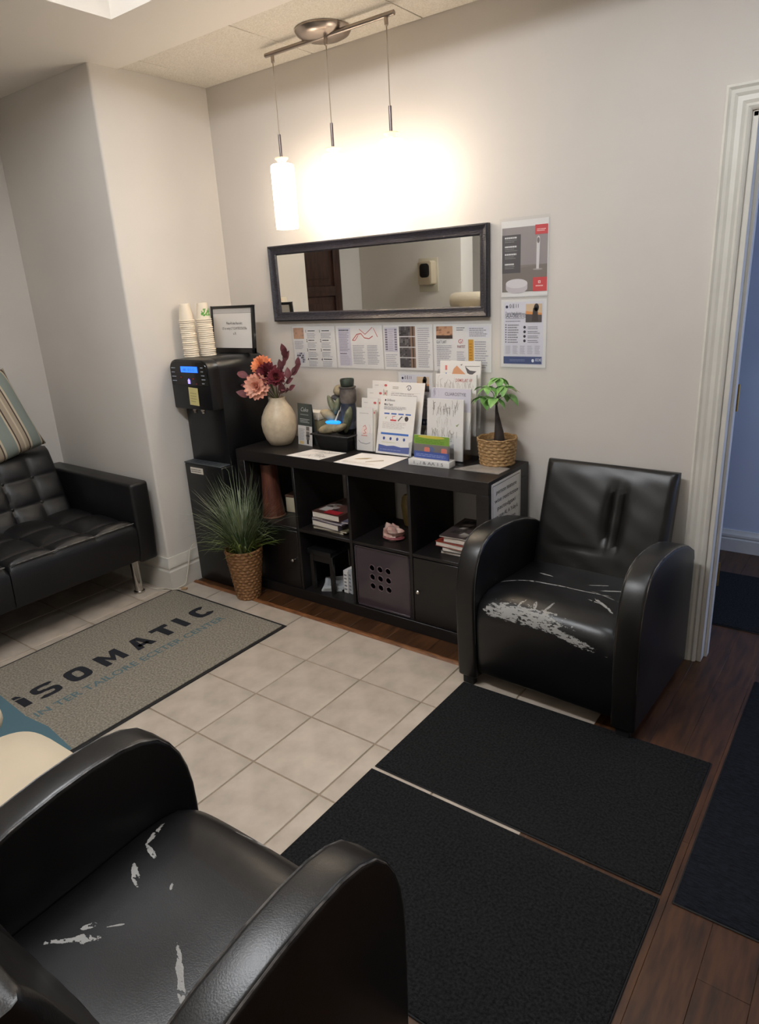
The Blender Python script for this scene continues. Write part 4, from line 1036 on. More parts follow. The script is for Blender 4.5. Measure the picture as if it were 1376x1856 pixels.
# table fountain
M_st1 = mat('grey_green_stone', (128, 130, 102), 0.55, col2=(82, 86, 70), vscale=22, bump=0.25, bscale=60)
M_st2 = mat('tan_stone', (166, 150, 120), 0.55, col2=(112, 106, 84), vscale=20, bump=0.25, bscale=60)
M_st3 = mat('slate_stone', (78, 76, 78), 0.5, col2=(48, 48, 52), vscale=20, bump=0.3, bscale=50)
ft = thing('table_fountain', 'tabletop stone fountain with blue lit basin in a black tray', 'fountain', (-2.235, -0.135, ZB))
tb = MB().loft([[Vector((sx_*a, sy_*b_, z)) for sx_, sy_ in ((-1, -1), (1, -1), (1, 1), (-1, 1))] for a, b_, z in ((0.090, 0.072, 0.0), (0.110, 0.088, 0.072), (0.126, 0.104, 0.076), (0.126, 0.104, 0.083), (0.112, 0.090, 0.083), (0.104, 0.082, 0.050))])
tb.build('tray', mat('fountain_tray', (38, 36, 37), 0.5, var=0.2, vscale=40), ft, bevel=0.002, seg=1)
def stone(c, r, m_, rz=0.0, ry=0.0, rx=0.0, seed=0, name='stone'):
    rr = random.Random(seed); ph = [rr.uniform(0, 6) for _ in range(4)]
    fn = lambda d: 1+0.06*math.sin(3*d.x+ph[0])+0.05*math.sin(4*d.y+ph[1])+0.05*math.sin(3.5*d.z+ph[2])
    Mx = Matrix.Rotation(rz, 3, 'Z') @ Matrix.Rotation(ry, 3, 'Y') @ Matrix.Rotation(rx, 3, 'X')
    return MB().ball(c, r, 18, 12, Mx, fn).build(name, m_, ft, ang=80)
stone((-0.035, -0.045, 0.105), (0.078, 0.045, 0.026), M_st2, 0.1, -0.22, 0, 1)           # lower rim
stone((0.035, -0.055, 0.112), (0.040, 0.028, 0.018), M_st2, 0.2, -0.45, 0, 2)
stone((-0.070, -0.005, 0.165), (0.050, 0.030, 0.026), M_st2, 0.5, 0.55, 0, 3)
stone((-0.058, 0.010, 0.215), (0.018, 0.020, 0.050), M_st1, 0, -0.5, 0, 4)
stone((-0.012, -0.002, 0.213), (0.016, 0.018, 0.046), M_st1, 0, 0.38, 0, 5)
stone((-0.035, 0.030, 0.250), (0.034, 0.025, 0.016), M_st3, 0, 0.2, 0, 6)
stone((-0.020, 0.035, 0.285), (0.042, 0.030, 0.026), M_st2, 0, 0.1, 0, 7)
stone((0.062, -0.020, 0.150), (0.020, 0.022, 0.070), M_st1, 0, 0.30, 0, 8)
stone((0.0, 0.035, 0.12), (0.090, 0.045, 0.06), M_st3, 0, 0, 0, 9)
MB().lathe([(0.036, 0.10), (0.039, 0.14), (0.040, 0.19), (0.037, 0.226), (0.040, 0.230)], 24, (0.042, 0.020, 0)).build('lower_pillar', mat('blue_slate', (86, 90, 102), 0.4, col2=(56, 60, 72), vscale=20), ft, ang=50)
MB().lathe([(0.036, 0.228), (0.042, 0.240), (0.043, 0.285), (0.040, 0.302), (0.044, 0.306), (0.044, 0.311)], 24, (0.042, 0.022, 0)).build('upper_pillar', mat('brown_stone', (122, 110, 102), 0.5, col2=(84, 76, 72), vscale=24, bump=0.3, bscale=50), ft, ang=50)
MB().lathe([(0.026, 0.309), (0.033, 0.315), (0.036, 0.342), (0.034, 0.350), (0.031, 0.350), (0.030, 0.340), (0.001, 0.338)], 24, (0.042, 0.022, 0)).build('top_bowl', mat('dark_green_stone', (74, 82, 70), 0.5, col2=(44, 50, 44), vscale=30), ft, ang=50)
MB().lathe([(0.001, 0.008), (0.042, 0.005), (0.048, 0.0), (0.042, -0.006), (0.001, -0.006)], 24, (0, 0, 0), sy=0.62).build('lit_water', mat('blue_lit_water', (20, 120, 220), 0.08, emit=(0.02, 0.32, 1.0), estr=0.9), ft, (-0.016, -0.040, 0.137))
MB().tube([(0.012, -0.018, 0.195), (0.008, -0.028, 0.175), (-0.006, -0.036, 0.140)], [0.003, 0.004, 0.005], 8).build('water_jet', mat('water_stream', (214, 204, 184), 0.1), ft)

# loose sheets lying at the front edge
def flat_sheet(name, label, pts, draw, group, z):
    """pts: four corners (u0v0,u1v0,u1v1,u0v1)"""
    c = Vector((sum(q[0] for q in pts)/4, sum(q[1] for q in pts)/4, 0))
    t = tag(MB().loft([[Vector((q[0]-c.x, q[1]-c.y, zz)) for q in pts] for zz in (0, 0.0012)]).build(name, M_paper, None, (c.x, c.y, z), smooth=False), label, 'paper', group)
    U = Vector((pts[1][0]-pts[0][0], pts[1][1]-pts[0][1], 0)); V = Vector((pts[3][0]-pts[0][0], pts[3][1]-pts[0][1], 0))
    p = Print(0.0003); draw(p, U.length, V.length); p.build('print', t, Vector((pts[0][0], pts[0][1], 0.0012))-c, U, V)
    return t
def d_f1(p, W, H):
    r = random.Random(2)
    for i in range(16):
        u, v = r.uniform(0.1, 0.85)*W, r.uniform(0.12, 0.9)*H; p.line([(u, v), (u+r.uniform(-0.05, 0.08), v+r.uniform(-0.03, 0.03)), (u+r.uniform(-0.02, 0.08), v+r.uniform(-0.02, 0.03))], 0.0018, (150, 146, 142))
    p.text('CLIOIK', W*0.6, H*0.30, 0.030, (140, 134, 130), 'l', 0.0, width=W*0.32)
def d_f2(p, W, H):
    p.poly([(W*0.18, H*0.42), (W*0.40, H*0.55), (W*0.44, H*0.70), (W*0.34, H*0.66), (W*0.2, H*0.5)], (168, 148, 110)); p.poly([(W*0.5, H*0.32), (W*0.74, H*0.58), (W*0.70, H*0.66), (W*0.48, H*0.36)], (150, 136, 108)); p.lines(W*0.1, H*0.12, W*0.8, H*0.25, 3, (206, 198, 186))
flat_sheet('loose_sheet', 'white loose sheet on the bookcase edge below the fountain', [(-2.385, -0.398), (-2.165, -0.402), (-2.130, -0.232), (-2.345, -0.238)], d_f1, 'loose sheets on the bookcase', ZB+0.0005)
flat_sheet('loose_sheet', 'white loose sheet on the bookcase edge below the brochure stands', [(-2.070, -0.404), (-1.792, -0.412), (-1.790, -0.186), (-2.058, -0.200)], d_f2, 'loose sheets on the bookcase', ZB+0.0005)

# brochure stands --------------------------------------------------------
def leaflet(name, label, cat, x0, x1, y, zb, H, lean, draw, group, paper=M_paper, thick=0.003):
    """upright leaflet leaning back; y is the front foot"""
    t = tag(MB().box(0, x1-x0, 0, thick, 0, H).build(name, paper, None, (x0, y, zb), (-lean, 0, 0), smooth=False), label, cat, group)
    p = Print(0.0004); draw(p, x1-x0, H); p.build('print', t, (0, 0, 0), (1, 0, 0), (0, 0, 1))
    return t
# 1: four stepped pockets of narrow leaflets
s1 = thing('leaflet_stand', 'clear stepped stand holding narrow white leaflets right of the fountain', 'brochure stand', (-2.055, -0.10, ZB))
MB().prism([(-0.075, 0), (0.085, 0), (0.085, 0.09), (0.060, 0.09), (0.060, 0.066), (0.022, 0.066), (0.022, 0.036), (-0.014, 0.036), (-0.014, 0.006), (-0.075, 0.006)], 'x', -0.058, 0.062).build('stepped_base', M_clear, s1)
for k in range(4): MB().box(-0.058, 0.062, -0.078+0.037*k, -0.076+0.037*k, 0.006+0.03*k, 0.10+0.035*k).build('pocket_front', M_clear, s1)
def d_nar(p, W, H):
    RD = (206, 110, 104)
    p.lines(W*0.2, H*0.86, W*0.8, H*0.90, 1, (190, 182, 178)); p.disc(W*0.5, H*0.46, W*0.20, H*0.11, (232, 214, 206)); p.line([(W*0.42, H*0.56), (W*0.55, H*0.60), (W*0.62, H*0.52), (W*0.48, H*0.48), (W*0.60, H*0.42), (W*0.42, H*0.40)], 0.003, RD, 2)
    p.lines(W*0.3, H*0.34, W*0.7, H*0.38, 1, RD); p.line([(W*0.12, H*0.24), (W*0.25, H*0.18), (W*0.6, H*0.16), (W*0.85, H*0.2)], 0.003, (130, 132, 140)); p.line([(W*0.80, H*0.62), (W*0.86, H*0.52), (W*0.82, H*0.4)], 0.0015, (190, 170, 164))
def d_nar_top(p, W, H):
    p.lines(W*0.15, H*0.88, W*0.4, H*0.92, 1, (190, 182, 182)); p.disc(W*0.82, H*0.90, W*0.09, H*0.028, (206, 96, 96)); p.lines(W*0.15, H*0.6, W*0.85, H*0.8, 4, (214, 204, 202))
for k, (lab, z0, x_) in enumerate((('narrow white leaflet with small red figure in the front pocket', 0.006, -2.112), ('narrow white leaflet in the second pocket of the stepped stand', 0.048, -2.104), ('narrow white leaflet in the third pocket of the stepped stand', 0.090, -2.094), ('narrow white leaflet with red dot in the topmost rear pocket', 0.124, -2.086))):
    for q in range(3, -1, -1):
        fn = (d_nar if k == 0 else d_nar_top) if q == 0 else (lambda p, W, H: p.rect(0.001, 0.001, 0.002, 0.002, (226, 220, 216)))
        if q == 0: leaflet('narrow_leaflet', lab, 'leaflet', x_, x_+0.100, -0.170+0.0365*k, ZB+z0, 0.212, 0.09, fn, 'narrow leaflets in the stepped stand')
    # the pile behind each front leaflet
    leaflet('leaflet_pile', ('white leaflet pile behind the front narrow leaflet', 'white leaflet pile behind the second narrow leaflet', 'white leaflet pile behind the third narrow leaflet', 'white leaflet pile behind the rear narrow leaflet')[k], 'leaflet pile', x_+0.012, x_+0.112, -0.1645+0.0365*k, ZB+z0, 0.205, 0.09, lambda p, W, H: (p.disc(W*0.95, H*0.93, W*0.04, H*0.03, (206, 90, 92)), p.rect(W*0.90, 0.01, W*0.905, H*0.9, (180, 172, 168))), 'narrow leaflets in the stepped stand', M_paper2, 0.012)
# 2: slanted pair of letter-size sheets
s2 = thing('sheet_stand', 'clear slanted stand carrying white flyers at the middle of the bookcase', 'brochure stand', (-1.88, -0.10, ZB), math.radians(-1))
MB().prism([(-0.078, 0), (0.072, 0), (0.072, 0.005), (-0.064, 0.005), (-0.052, 0.10), (-0.056, 0.10)], 'x', -0.105, 0.100).build('foot', M_clear, s2)
MB().prism([(0.070, 0.004), (0.074, 0.004), (0.074, 0.27), (0.070, 0.27)], 'x', -0.105, 0.10).build('rear_panel', M_clear, s2)
BLU = (86, 98, 152)
def d_fly(p, W, H):
    p.disc(W*0.14, H*0.925, 0.004, 0.005, (50, 50, 60)); p.text('EABesee', W*0.19, H*0.91, 0.016, (120, 116, 122), 'l', width=W*0.22)
    p.text('Make Topot', W*0.12, H*0.835, 0.016, DK, 'l', 0.004, width=W*0.24); p.lines(W*0.12, H*0.765, W*0.78, H*0.825, 3, (140, 136, 142))
    for i in range(4):
        u = W*(0.14+0.20*i); p.rect(u, H*0.685, u+W*0.15, H*0.71, (76, 108, 176))
    p.poly([(W*0.16, H*0.65), (W*0.20, H*0.60), (W*0.24, H*0.66), (W*0.20, H*0.62)], (120, 150, 84)); p.rect(W*0.33, H*0.575, W*0.50, H*0.60, (196, 66, 70)); p.line([(W*0.40, H*0.60), (W*0.38, H*0.65), (W*0.46, H*0.66)], 0.003, (200, 90, 90)); p.line([(W*0.55, H*0.58), (W*0.62, H*0.64), (W*0.66, H*0.66)], 0.006, (86, 78, 74)); p.disc(W*0.78, H*0.625, 0.011, 0.012, (64, 54, 52))
    p.lines(W*0.12, H*0.44, W*0.85, H*0.56, 5, (196, 188, 184)); p.rect(W*0.10, H*0.335, W*0.88, H*0.37, (70, 112, 186))
    for i in range(4): p.disc(W*(0.20+0.19*i), H*0.27, 0.007, 0.008, (66, 82, 140), 8)
    p.lines(W*0.15, H*0.19, W*0.6, H*0.22, 1, (206, 200, 160)); p.poly([(W*0.06, H*0.035), (W*0.94, H*0.035), (W*0.94, H*0.15), (W*0.7, H*0.135), (W*0.5, H*0.155), (W*0.3, H*0.14), (W*0.06, H*0.16)], BLU); p.lines(W*0.12, H*0.07, W*0.9, H*0.09, 1, (150, 160, 200))
def d_fly2(p, W, H):
    p.lines(W*0.15, H*0.90, W*0.32, H*0.94, 2, (150, 140, 120)); p.line([(W*0.52, H*0.93), (W*0.56, H*0.955), (W*0.62, H*0.955), (W*0.65, H*0.92), (W*0.60, H*0.89), (W*0.56, H*0.90), (W*0.58, H*0.93)], 0.003, (70, 66, 84)); p.lines(W*0.12, H*0.80, W*0.9, H*0.85, 2, (176, 168, 166)); p.line([(W*0.12, H*0.86), (W*0.5, H*0.84), (W*0.9, H*0.85)], 0.0012, (180, 174, 170))
leaflet('flyer', 'white flyer with round line emblem at the back of the slanted stand', 'flyer', -1.985, -1.768, -0.130, ZB+0.008, 0.335, 0.24, d_fly2, 'flyers in the slanted stand')
leaflet('flyer', 'white flyer with blue bands and small icons at the middle', 'flyer', -1.990, -1.782, -0.176, ZB+0.004, 0.280, 0.26, d_fly, 'flyers in the slanted stand')
# 3: tall clear rack of magazines
s3 = thing('magazine_rack', 'tall clear stepped rack holding white magazines left of potted tree', 'brochure stand', (-1.585, -0.12, ZB))
for sx_ in (-0.112, 0.112): MB().prism([(-0.09, 0), (0.105, 0), (0.105, 0.40), (0.075, 0.40), (-0.07, 0.10)], 'x', sx_-0.0015, sx_+0.0015).build('side_plate', M_clear, s3)
for k in range(4): MB().box(-0.112, 0.112, -0.082+0.045*k, -0.079+0.045*k, 0.004+0.05*k, 0.13+0.06*k).build('pocket_front', M_clear, s3)
MB().box(-0.112, 0.112, -0.09, 0.105, 0, 0.004).build('rack_base', M_clear, s3)
def marks(p, u0, v0, u1, v1, n_, col, seed, wd_=0.0016, tall=0.03):
    r = random.Random(seed)
    for i in range(n_):
        u, v = r.uniform(u0, u1), r.uniform(v0, v1); p.line([(u, v), (u+r.uniform(-0.006, 0.006), v+tall*r.uniform(0.4, 1)), (u+r.uniform(-0.008, 0.01), v+tall*r.uniform(0.8, 1.4))], wd_*r.uniform(0.6, 1.5), col)
def d_m1(p, W, H):
    marks(p, W*0.15, H*0.72, W*0.9, H*0.86, 26, (128, 122, 114), 3); marks(p, W*0.15, H*0.52, W*0.8, H*0.60, 9, (190, 186, 176), 4); marks(p, W*0.08, H*0.34, W*0.85, H*0.42, 22, (130, 126, 112), 5); p.text('LIVING', W*0.5, H*0.31, 0.018, (140, 150, 130), 'c', width=W*0.4); p.lines(W*0.1, H*0.1, W*0.8, H*0.25, 4, (206, 204, 198)); p.poly([(W*0.80, H*0.58), (W*0.9, H*0.62), (W*0.84, H*0.56)], (150, 160, 120))
def d_m2(p, W, H):
    p.rect(0, H*0.62, W, H, (206, 202, 212)); p.text('CLIAROSTYIE', W*0.36, H*0.88, 0.020, (86, 84, 96), 'l', 0.006, width=W*0.52); marks(p, W*0.06, H*0.84, W*0.22, H*0.90, 7, (140, 136, 168), 8, 0.0012, 0.025)
def d_m3(p, W, H):
    p.text('DEMELAT VF', W*0.50, H*0.88, 0.019, (196, 112, 104), 'l', 0.008, width=W*0.4); marks(p, W*0.05, H*0.66, W*0.92, H*0.80, 40, (176, 168, 160), 9, 0.0012, 0.04)
def d_m4(p, W, H):
    p.poly([(W*0.30, H*0.80), (W*0.34, H*0.88), (W*0.42, H*0.93), (W*0.64, H*0.80), (W*0.5, H*0.76), (W*0.36, H*0.77)], (206, 150, 112)); p.poly([(W*0.62, H*0.92), (W*0.68, H*0.82), (W*0.78, H*0.79), (W*0.90, H*0.85), (W*0.74, H*0.86)], (88, 84, 84)); p.line([(W*0.62, H*0.92), (W*0.98, H*0.925)], 0.002, (90, 86, 84)); p.rect(W*0.13, H*0.86, W*0.18, H*0.93, (214, 120, 112)); p.rect(W*0.14, H*0.78, W*0.17, H*0.82, (110, 140, 190)); p.poly([(W*0.5, H*0.94), (W*0.56, H*0.955), (W*0.54, H*0.93)], (110, 106, 104))
G = 'magazines in the tall clear rack'
leaflet('magazine', 'white magazine with pear and bowl picture at the rear', 'magazine', -1.690, -1.478, -0.055, ZB+0.140, 0.300, 0.06, d_m4, G, thick=0.008)
leaflet('magazine', 'white magazine with reddish title, second from the rear', 'magazine', -1.692, -1.480, -0.092, ZB+0.110, 0.275, 0.06, d_m3, G, thick=0.008)
leaflet('magazine', 'lavender topped magazine, second from the front', 'magazine', -1.694, -1.486, -0.132, ZB+0.055, 0.272, 0.06, d_m2, G, thick=0.008)
leaflet('magazine', 'white magazine with scribbled grey marks at the front', 'magazine', -1.694, -1.504, -0.172, ZB+0.008, 0.276, 0.08, d_m1, G, thick=0.008)
# 4: small clear holder with green cards
s4 = thing('card_holder', 'small clear card holder with white base on the bookcase front edge', 'card holder', (-1.615, -0.262, ZB), math.radians(3))
MB().box(-0.105, 0.105, -0.022, 0.036, 0, 0.028).build('card_tray', M_paper, s4, bevel=0.002)
for (y0, y1) in ((-0.021, -0.019), (0.034, 0.036)): MB().box(-0.100, 0.100, y0, y1, 0.028, 0.095 if y0 < 0 else 0.12).build('clear_wall', M_clear, s4)
for x_ in (-0.100, 0.100): MB().box(x_-0.001, x_+0.001, -0.02, 0.035, 0.028, 0.10).build('clear_side', M_clear, s4)
p = Print(0.0004); p.text('1 , / & AA 1 S', 0.0, 0.008, 0.020, (110, 106, 112), 'c', 0.004, width=0.15); p.build('lettering', s4, (0, -0.022, 0), (1, 0, 0), (0, 0, 1))
def d_gr(p, W, H):
    GN = (126, 164, 62)
    p.rect(0, 0, W, H*0.30, (78, 98, 170)); p.lines(W*0.06, H*0.08, W*0.95, H*0.22, 2, (150, 164, 210)); p.rect(0, H*0.30, W, H*0.62, (128, 120, 116)); p.rect(0, H*0.62, W, H, GN); p.disc(W/2, H*0.94, W*0.38, H*0.06, (206, 190, 76), 20, 3)
    p.lines(W*0.05, H*0.66, W*0.95, H*0.86, 3, (96, 138, 46)); p.disc(W*0.5, H*0.42, W*0.09, H*0.12, (96, 110, 150), layer=2)
    for u in (0.30, 0.78): p.poly([(W*u, H*0.30), (W*(u+0.16), H*0.30), (W*(u+0.16), H*0.46), (W*(u+0.13), H*0.50), (W*(u+0.03), H*0.50), (W*u, H*0.46)], (228, 130, 112), 3)
gc = leaflet('green_card', 'green, blue and grey card standing in the small clear holder', 'card', -1.708, -1.522, -0.256, ZB+0.029, 0.105, 0.05, d_gr, None, thick=0.004)
# flat clear sleeve
cs = tag(MB().loft([[Vector((a, b_, z)) for a, b_ in ((-0.112, -0.055), (0.104, -0.050), (0.106, 0.052), (-0.052, 0.058))] for z in (0, 0.003)]).build('clear_sleeve', mat('frosted_sleeve', (150, 144, 138), 0.16, var=0.3, vscale=14), None, (-1.375, -0.222, ZB+0.0005), smooth=False), 'shiny clear plastic sleeve lying in front of the potted tree', 'sleeve')

# potted money tree in a wicker basket
def wicker_wall(r0, r1, h, rows, n_=96, amp=0.0045):
    rings = []; m_ = rows*4
    for j in range(m_+1):
        v = j/m_; r = r0+(r1-r0)*v; z = h*v; row = j//4; fr_ = (j % 4)/4
        ring = []
        for k in range(n_):
            a = 2*PI*k/n_; ph = (k*0.5+row*1.0)*PI/2
            rr_ = r+amp*math.sin(PI*fr_)*(0.55+0.45*math.cos((k/3.0+row)*PI)); ring.append(Vector((rr_*math.cos(a), rr_*math.sin(a), z+0.0015*math.sin(ph))))
        rings.append(ring)
    inner = [[Vector(((r0+(r1-r0)*v-0.006)*math.cos(2*PI*k/n_), (r0+(r1-r0)*v-0.006)*math.sin(2*PI*k/n_), h*v)) for k in range(n_)] for v in (1.0, 0.05)]
    return MB().loft(rings+inner)
TBX, TBY = -1.362, -0.108
tp = thing('potted_tree', 'small green money tree in a wicker basket at the bookcase right end', 'potted plant', (TBX, TBY, ZB))
bk = wicker_wall(0.074, 0.085, 0.118, 8, 96, 0.006).build('wicker_basket', M_wicker, tp, ang=60)
rp = [Vector((0.086*math.cos(a), 0.086*math.sin(a), 0.119+0.002*math.sin(9*a))) for a in [2*PI*k/48 for k in range(49)]]
MB().tube(rp, 0.0038, 8, caps=False).build('basket_rim', M_wicker, bk)
MB().lathe([(0.001, 0.104), (0.05, 0.102), (0.079, 0.098)], 28, caps=False).build('soil', mat('potting_soil', (70, 58, 44), 0.95, col2=(120, 96, 60), vscale=60, bump=0.6, bscale=90), tp)
trunk = [(0.010, 0.0, 0.095, 0.026), (0.009, 0, 0.14, 0.021), (0.003, 0, 0.19, 0.013), (-0.003, 0, 0.235, 0.007), (-0.004, 0, 0.262, 0.0045)]
MB().tube([q[:3] for q in trunk], [q[3] for q in trunk], 14).build('trunk', mat('dark_trunk', (48, 36, 30), 0.7, var=0.4, vscale=40, bump=0.3, bscale=60), tp)
M_leaf = mat('bright_leaf', (142, 186, 104), 0.45, col2=(112, 160, 84), vscale=25, rand=0.18)
tl = leaf_mesh('leaf', 0.062, 0.040, 0.2, 0.45)
rr = random.Random(12); top_ = Vector((-0.004, 0, 0.258))
for (dx, dy, dz, nl) in ((-0.070, -0.020, 0.050, 6), (-0.030, -0.045, 0.105, 6), (0.010, 0.010, 0.145, 7), (0.055, -0.020, 0.110, 6), (0.020, -0.050, 0.050, 5), (0.05, 0.035, 0.06, 4)):
    hub = top_+Vector((dx, dy, dz))*0.82
    MB().tube([top_, top_+Vector((dx*0.3, dy*0.3, dz*0.55)), hub], 0.0018, 6).build('stalk', mat('green_stalk', (120, 130, 78), 0.6), tp)
    for i in range(nl):
        a = 2*PI*i/nl+rr.uniform(-0.3, 0.3); d = Vector((math.cos(a), math.sin(a)*0.8, rr.uniform(-0.45, 0.15))).normalized()
        if hub.y+d.y*0.05+TBY > -0.012: d.y = -abs(d.y)
        x_ = d.cross(Vector((0, 0, 1))).normalized(); z_ = x_.cross(d)
        o = obj('leaf', tl, M_leaf, tp, hub); o.rotation_euler = Matrix((x_, d, z_)).transposed().to_euler(); k2 = rr.uniform(0.75, 1.15); o.scale = (k2, k2, k2)
tw = top_+Vector((0.052, -0.02, 0.105))*0.82
o = MB().grid(lambda a, b_: Vector(((2*a-1)*0.009*math.sin(PI*min(1, 0.1+0.9*b_)), 0.085*b_, -0.02*b_*b_)), 3, 8).build('leaf', mat('dry_leaf', (128, 122, 88), 0.6), tp, tw)
o.rotation_euler = (0, -0.1, math.radians(-95))

# ------------------------------------------------------------------ floor plant in a tall wicker pot
gp = thing('grass_plant', 'tall artificial grass plant in a tapered wicker pot before the bookcase', 'potted plant', (-2.652, -0.520, 0))
wicker_wall(0.060, 0.098, 0.285, 16, 96, 0.0075).build('wicker_pot', mat('brown_wicker', (158, 116, 72), 0.6, col2=(112, 72, 42), vscale=70, stretch=(1, 1, 3.5), bump=0.3, bscale=150), gp, ang=60)
MB().lathe([(0.001, 0.262), (0.086, 0.258)], 24, caps=False).build('soil', mat('potting_soil', (70, 58, 44), 0.95), gp)
rr = random.Random(21)
def blades(n_, hmin, hmax, spread, wd_, base_z, col, name, up=1.0):
    mb = MB()
    for i in range(n_):
        a = rr.uniform(0, 2*PI); r0 = 0.055*math.sqrt(rr.random()); h = rr.uniform(hmin, hmax); sp = spread*rr.uniform(0.2, 1.0); h *= 1-0.35*(sp/spread)**2
        d = Vector((math.cos(a), math.sin(a), 0)); side = Vector((-d.y, d.x, 0)); b0 = Vector((r0*math.cos(a), r0*math.sin(a), base_z)); dr = rr.uniform(0.0, 0.75)*(0.3+0.7*sp/spread)
        L_ = []; n2 = 6; w0 = wd_*rr.uniform(0.6, 1.3)
        for k in range(n2+1):
            t = k/n2; q = b0+d*(sp*t**1.35)+Vector((0, 0, h*(t*up-dr*t**2.6)))
            if q.y > 0.115 : q.y = 0.115-0.2*(q.y-0.115)
            if q.x < -0.12 and q.y > 0.02: q.y = 0.02
            ww = w0*(1-t)**0.6; L_ += [q-side*ww, q+side*ww+Vector((0, 0, 0.0))]
        mb.add(L_, [(2*k, 2*k+1, 2*k+3, 2*k+2) for k in range(n2)])
    o = mb.build(name, col, gp, ang=80); o['kind'] = 'stuff'
blades(330, 0.20, 0.46, 0.20, 0.0022, 0.26, mat('dark_grass', (92, 110, 68), 0.5, col2=(60, 80, 48), vscale=12), 'dark_grass_blades')
blades(300, 0.26, 0.50, 0.30, 0.0016, 0.30, mat('grey_grass', (152, 160, 132), 0.5, col2=(108, 122, 92), vscale=12), 'grey_grass_blades')
blades(110, 0.08, 0.28, 0.22, 0.0034, 0.26, mat('yellow_grass', (158, 172, 78), 0.5, col2=(116, 140, 60), vscale=12), 'yellow_grass_blades')
blades(70, 0.30, 0.46, 0.36, 0.0020, 0.30, mat('long_grass', (176, 182, 156), 0.45, col2=(132, 142, 112), vscale=12), 'long_grass_blades')
blades(40, 0.14, 0.32, 0.26, 0.0045, 0.26, mat('light_grass', (150, 160, 112), 0.45), 'broad_grass_blades')

# ------------------------------------------------------------------ things in the compartments
def book(x, y, z, wd_, dp, h, rz, cover, label, cat='book', group=None, pages=(222, 212, 198)):
    t = thing('book', label, cat, (x, y, z), rz, group); c = min(0.0022, h*0.12)
    m_ = mat('cover_%d_%d_%d' % cover, cover, 0.35, var=0.25, vscale=18)
    cv = MB().box(-wd_/2, wd_/2, -dp/2, dp/2, 0, c).box(-wd_/2, wd_/2, -dp/2, dp/2, h-c, h).box(wd_/2-c, wd_/2, -dp/2, dp/2, c, h-c)
    cv.build('cover', m_, t, smooth=False)
    MB().box(-wd_/2+0.003, wd_/2-c, -dp/2+0.002, dp/2-0.003, c, h-c).build('page_block', mat('pages_%d_%d_%d' % pages, pages, 0.8, var=0.15, vscale=300, stretch=(0.1, 0.1, 1)), t, smooth=False)
    return t
def cover_art(t, wd_, dp, h, seed):
    p = Print(0.0003); r = random.Random(seed)
    for i in range(16):
        u, v = r.uniform(0.02, 0.7)*wd_, r.uniform(0.02, 0.8)*dp
        p.poly([(u, v), (u+r.uniform(0.1, 0.3)*wd_, v+r.uniform(-0.02, 0.05)*dp), (u+r.uniform(0.1, 0.28)*wd_, v+r.uniform(0.08, 0.18)*dp), (u+0.01, v+r.uniform(0.06, 0.16)*dp)], r.choice([(60, 56, 48), (96, 88, 70), (140, 128, 116), (52, 44, 48), (112, 74, 66), (72, 66, 60), (170, 160, 150)]), 1+0.4*i)
    p.build('cover_print', t, (-wd_/2, -dp/2, h), (1, 0, 0), (0, 1, 0), 0.35)
    return p
G = 'book stack in the second upper compartment'
stack = [(0.205, 0.26, 0.010, (96, 84, 56), 'thin magazine at the bottom of the second compartment stack'), (0.21, 0.26, 0.008, (120, 112, 84), 'thin tan magazine second from bottom, second compartment'),
         (0.19, 0.25, 0.030, (92, 84, 92), 'thick grey-covered book in the middle of the second compartment stack'), (0.215, 0.255, 0.007, (140, 132, 148), 'thin lilac magazine under the top books, second compartment'),
         (0.22, 0.25, 0.008, (110, 104, 120), 'thin grey magazine just under the top book, second compartment'), (0.185, 0.25, 0.032, (92, 60, 54), 'thick book with red and dark cover topping the second compartment stack')]
z = ZT+0.0005
for i, (a, b_, h, c, lab) in enumerate(stack):
    t = book(-2.180+0.006*math.sin(i*2.2), -0.232+0.006*math.cos(i*1.7), z, a, b_, h, 0.10*math.sin(i*1.9)-0.03, c, lab, 'book', G); z += h+0.0004
cover_art(t, 0.185, 0.25, 0.032, 3)
p = Print(0.0003); p.rect(0.075, 0.004, 0.172, 0.052, (168, 36, 44), 9); p.rect(0.02, 0.03, 0.085, 0.09, (186, 178, 170), 8.5); p.build('cover_print', t, (-0.0925, -0.125, 0.032), (1, 0, 0), (0, 1, 0), 0.35)
G = 'book stack in the fourth upper compartment'
stack = [(0.20, 0.255, 0.014, (112, 104, 92), 'tan book at the bottom of the right compartment stack'), (0.20, 0.25, 0.020, (64, 58, 60), 'dark-covered book second from bottom in the right compartment'),
         (0.215, 0.26, 0.022, (150, 60, 44), 'red-backed book in the middle of the right compartment stack'), (0.19, 0.25, 0.024, (120, 104, 98), 'thick pale-edged book below the top one, right compartment'), (0.20, 0.26, 0.006, (84, 72, 70), 'dark glossy magazine on top of the right compartment stack')]
z = ZT+0.0005
for i, (a, b_, h, c, lab) in enumerate(stack):
    t = book(-1.435+0.010*math.sin(i*2.6), -0.205+0.005*math.cos(i*1.7), z, a, b_, h, 0.06*math.sin(i*2.1), c, lab, 'book', G); z += h+0.0004
cover_art(t, 0.20, 0.26, 0.006, 9)
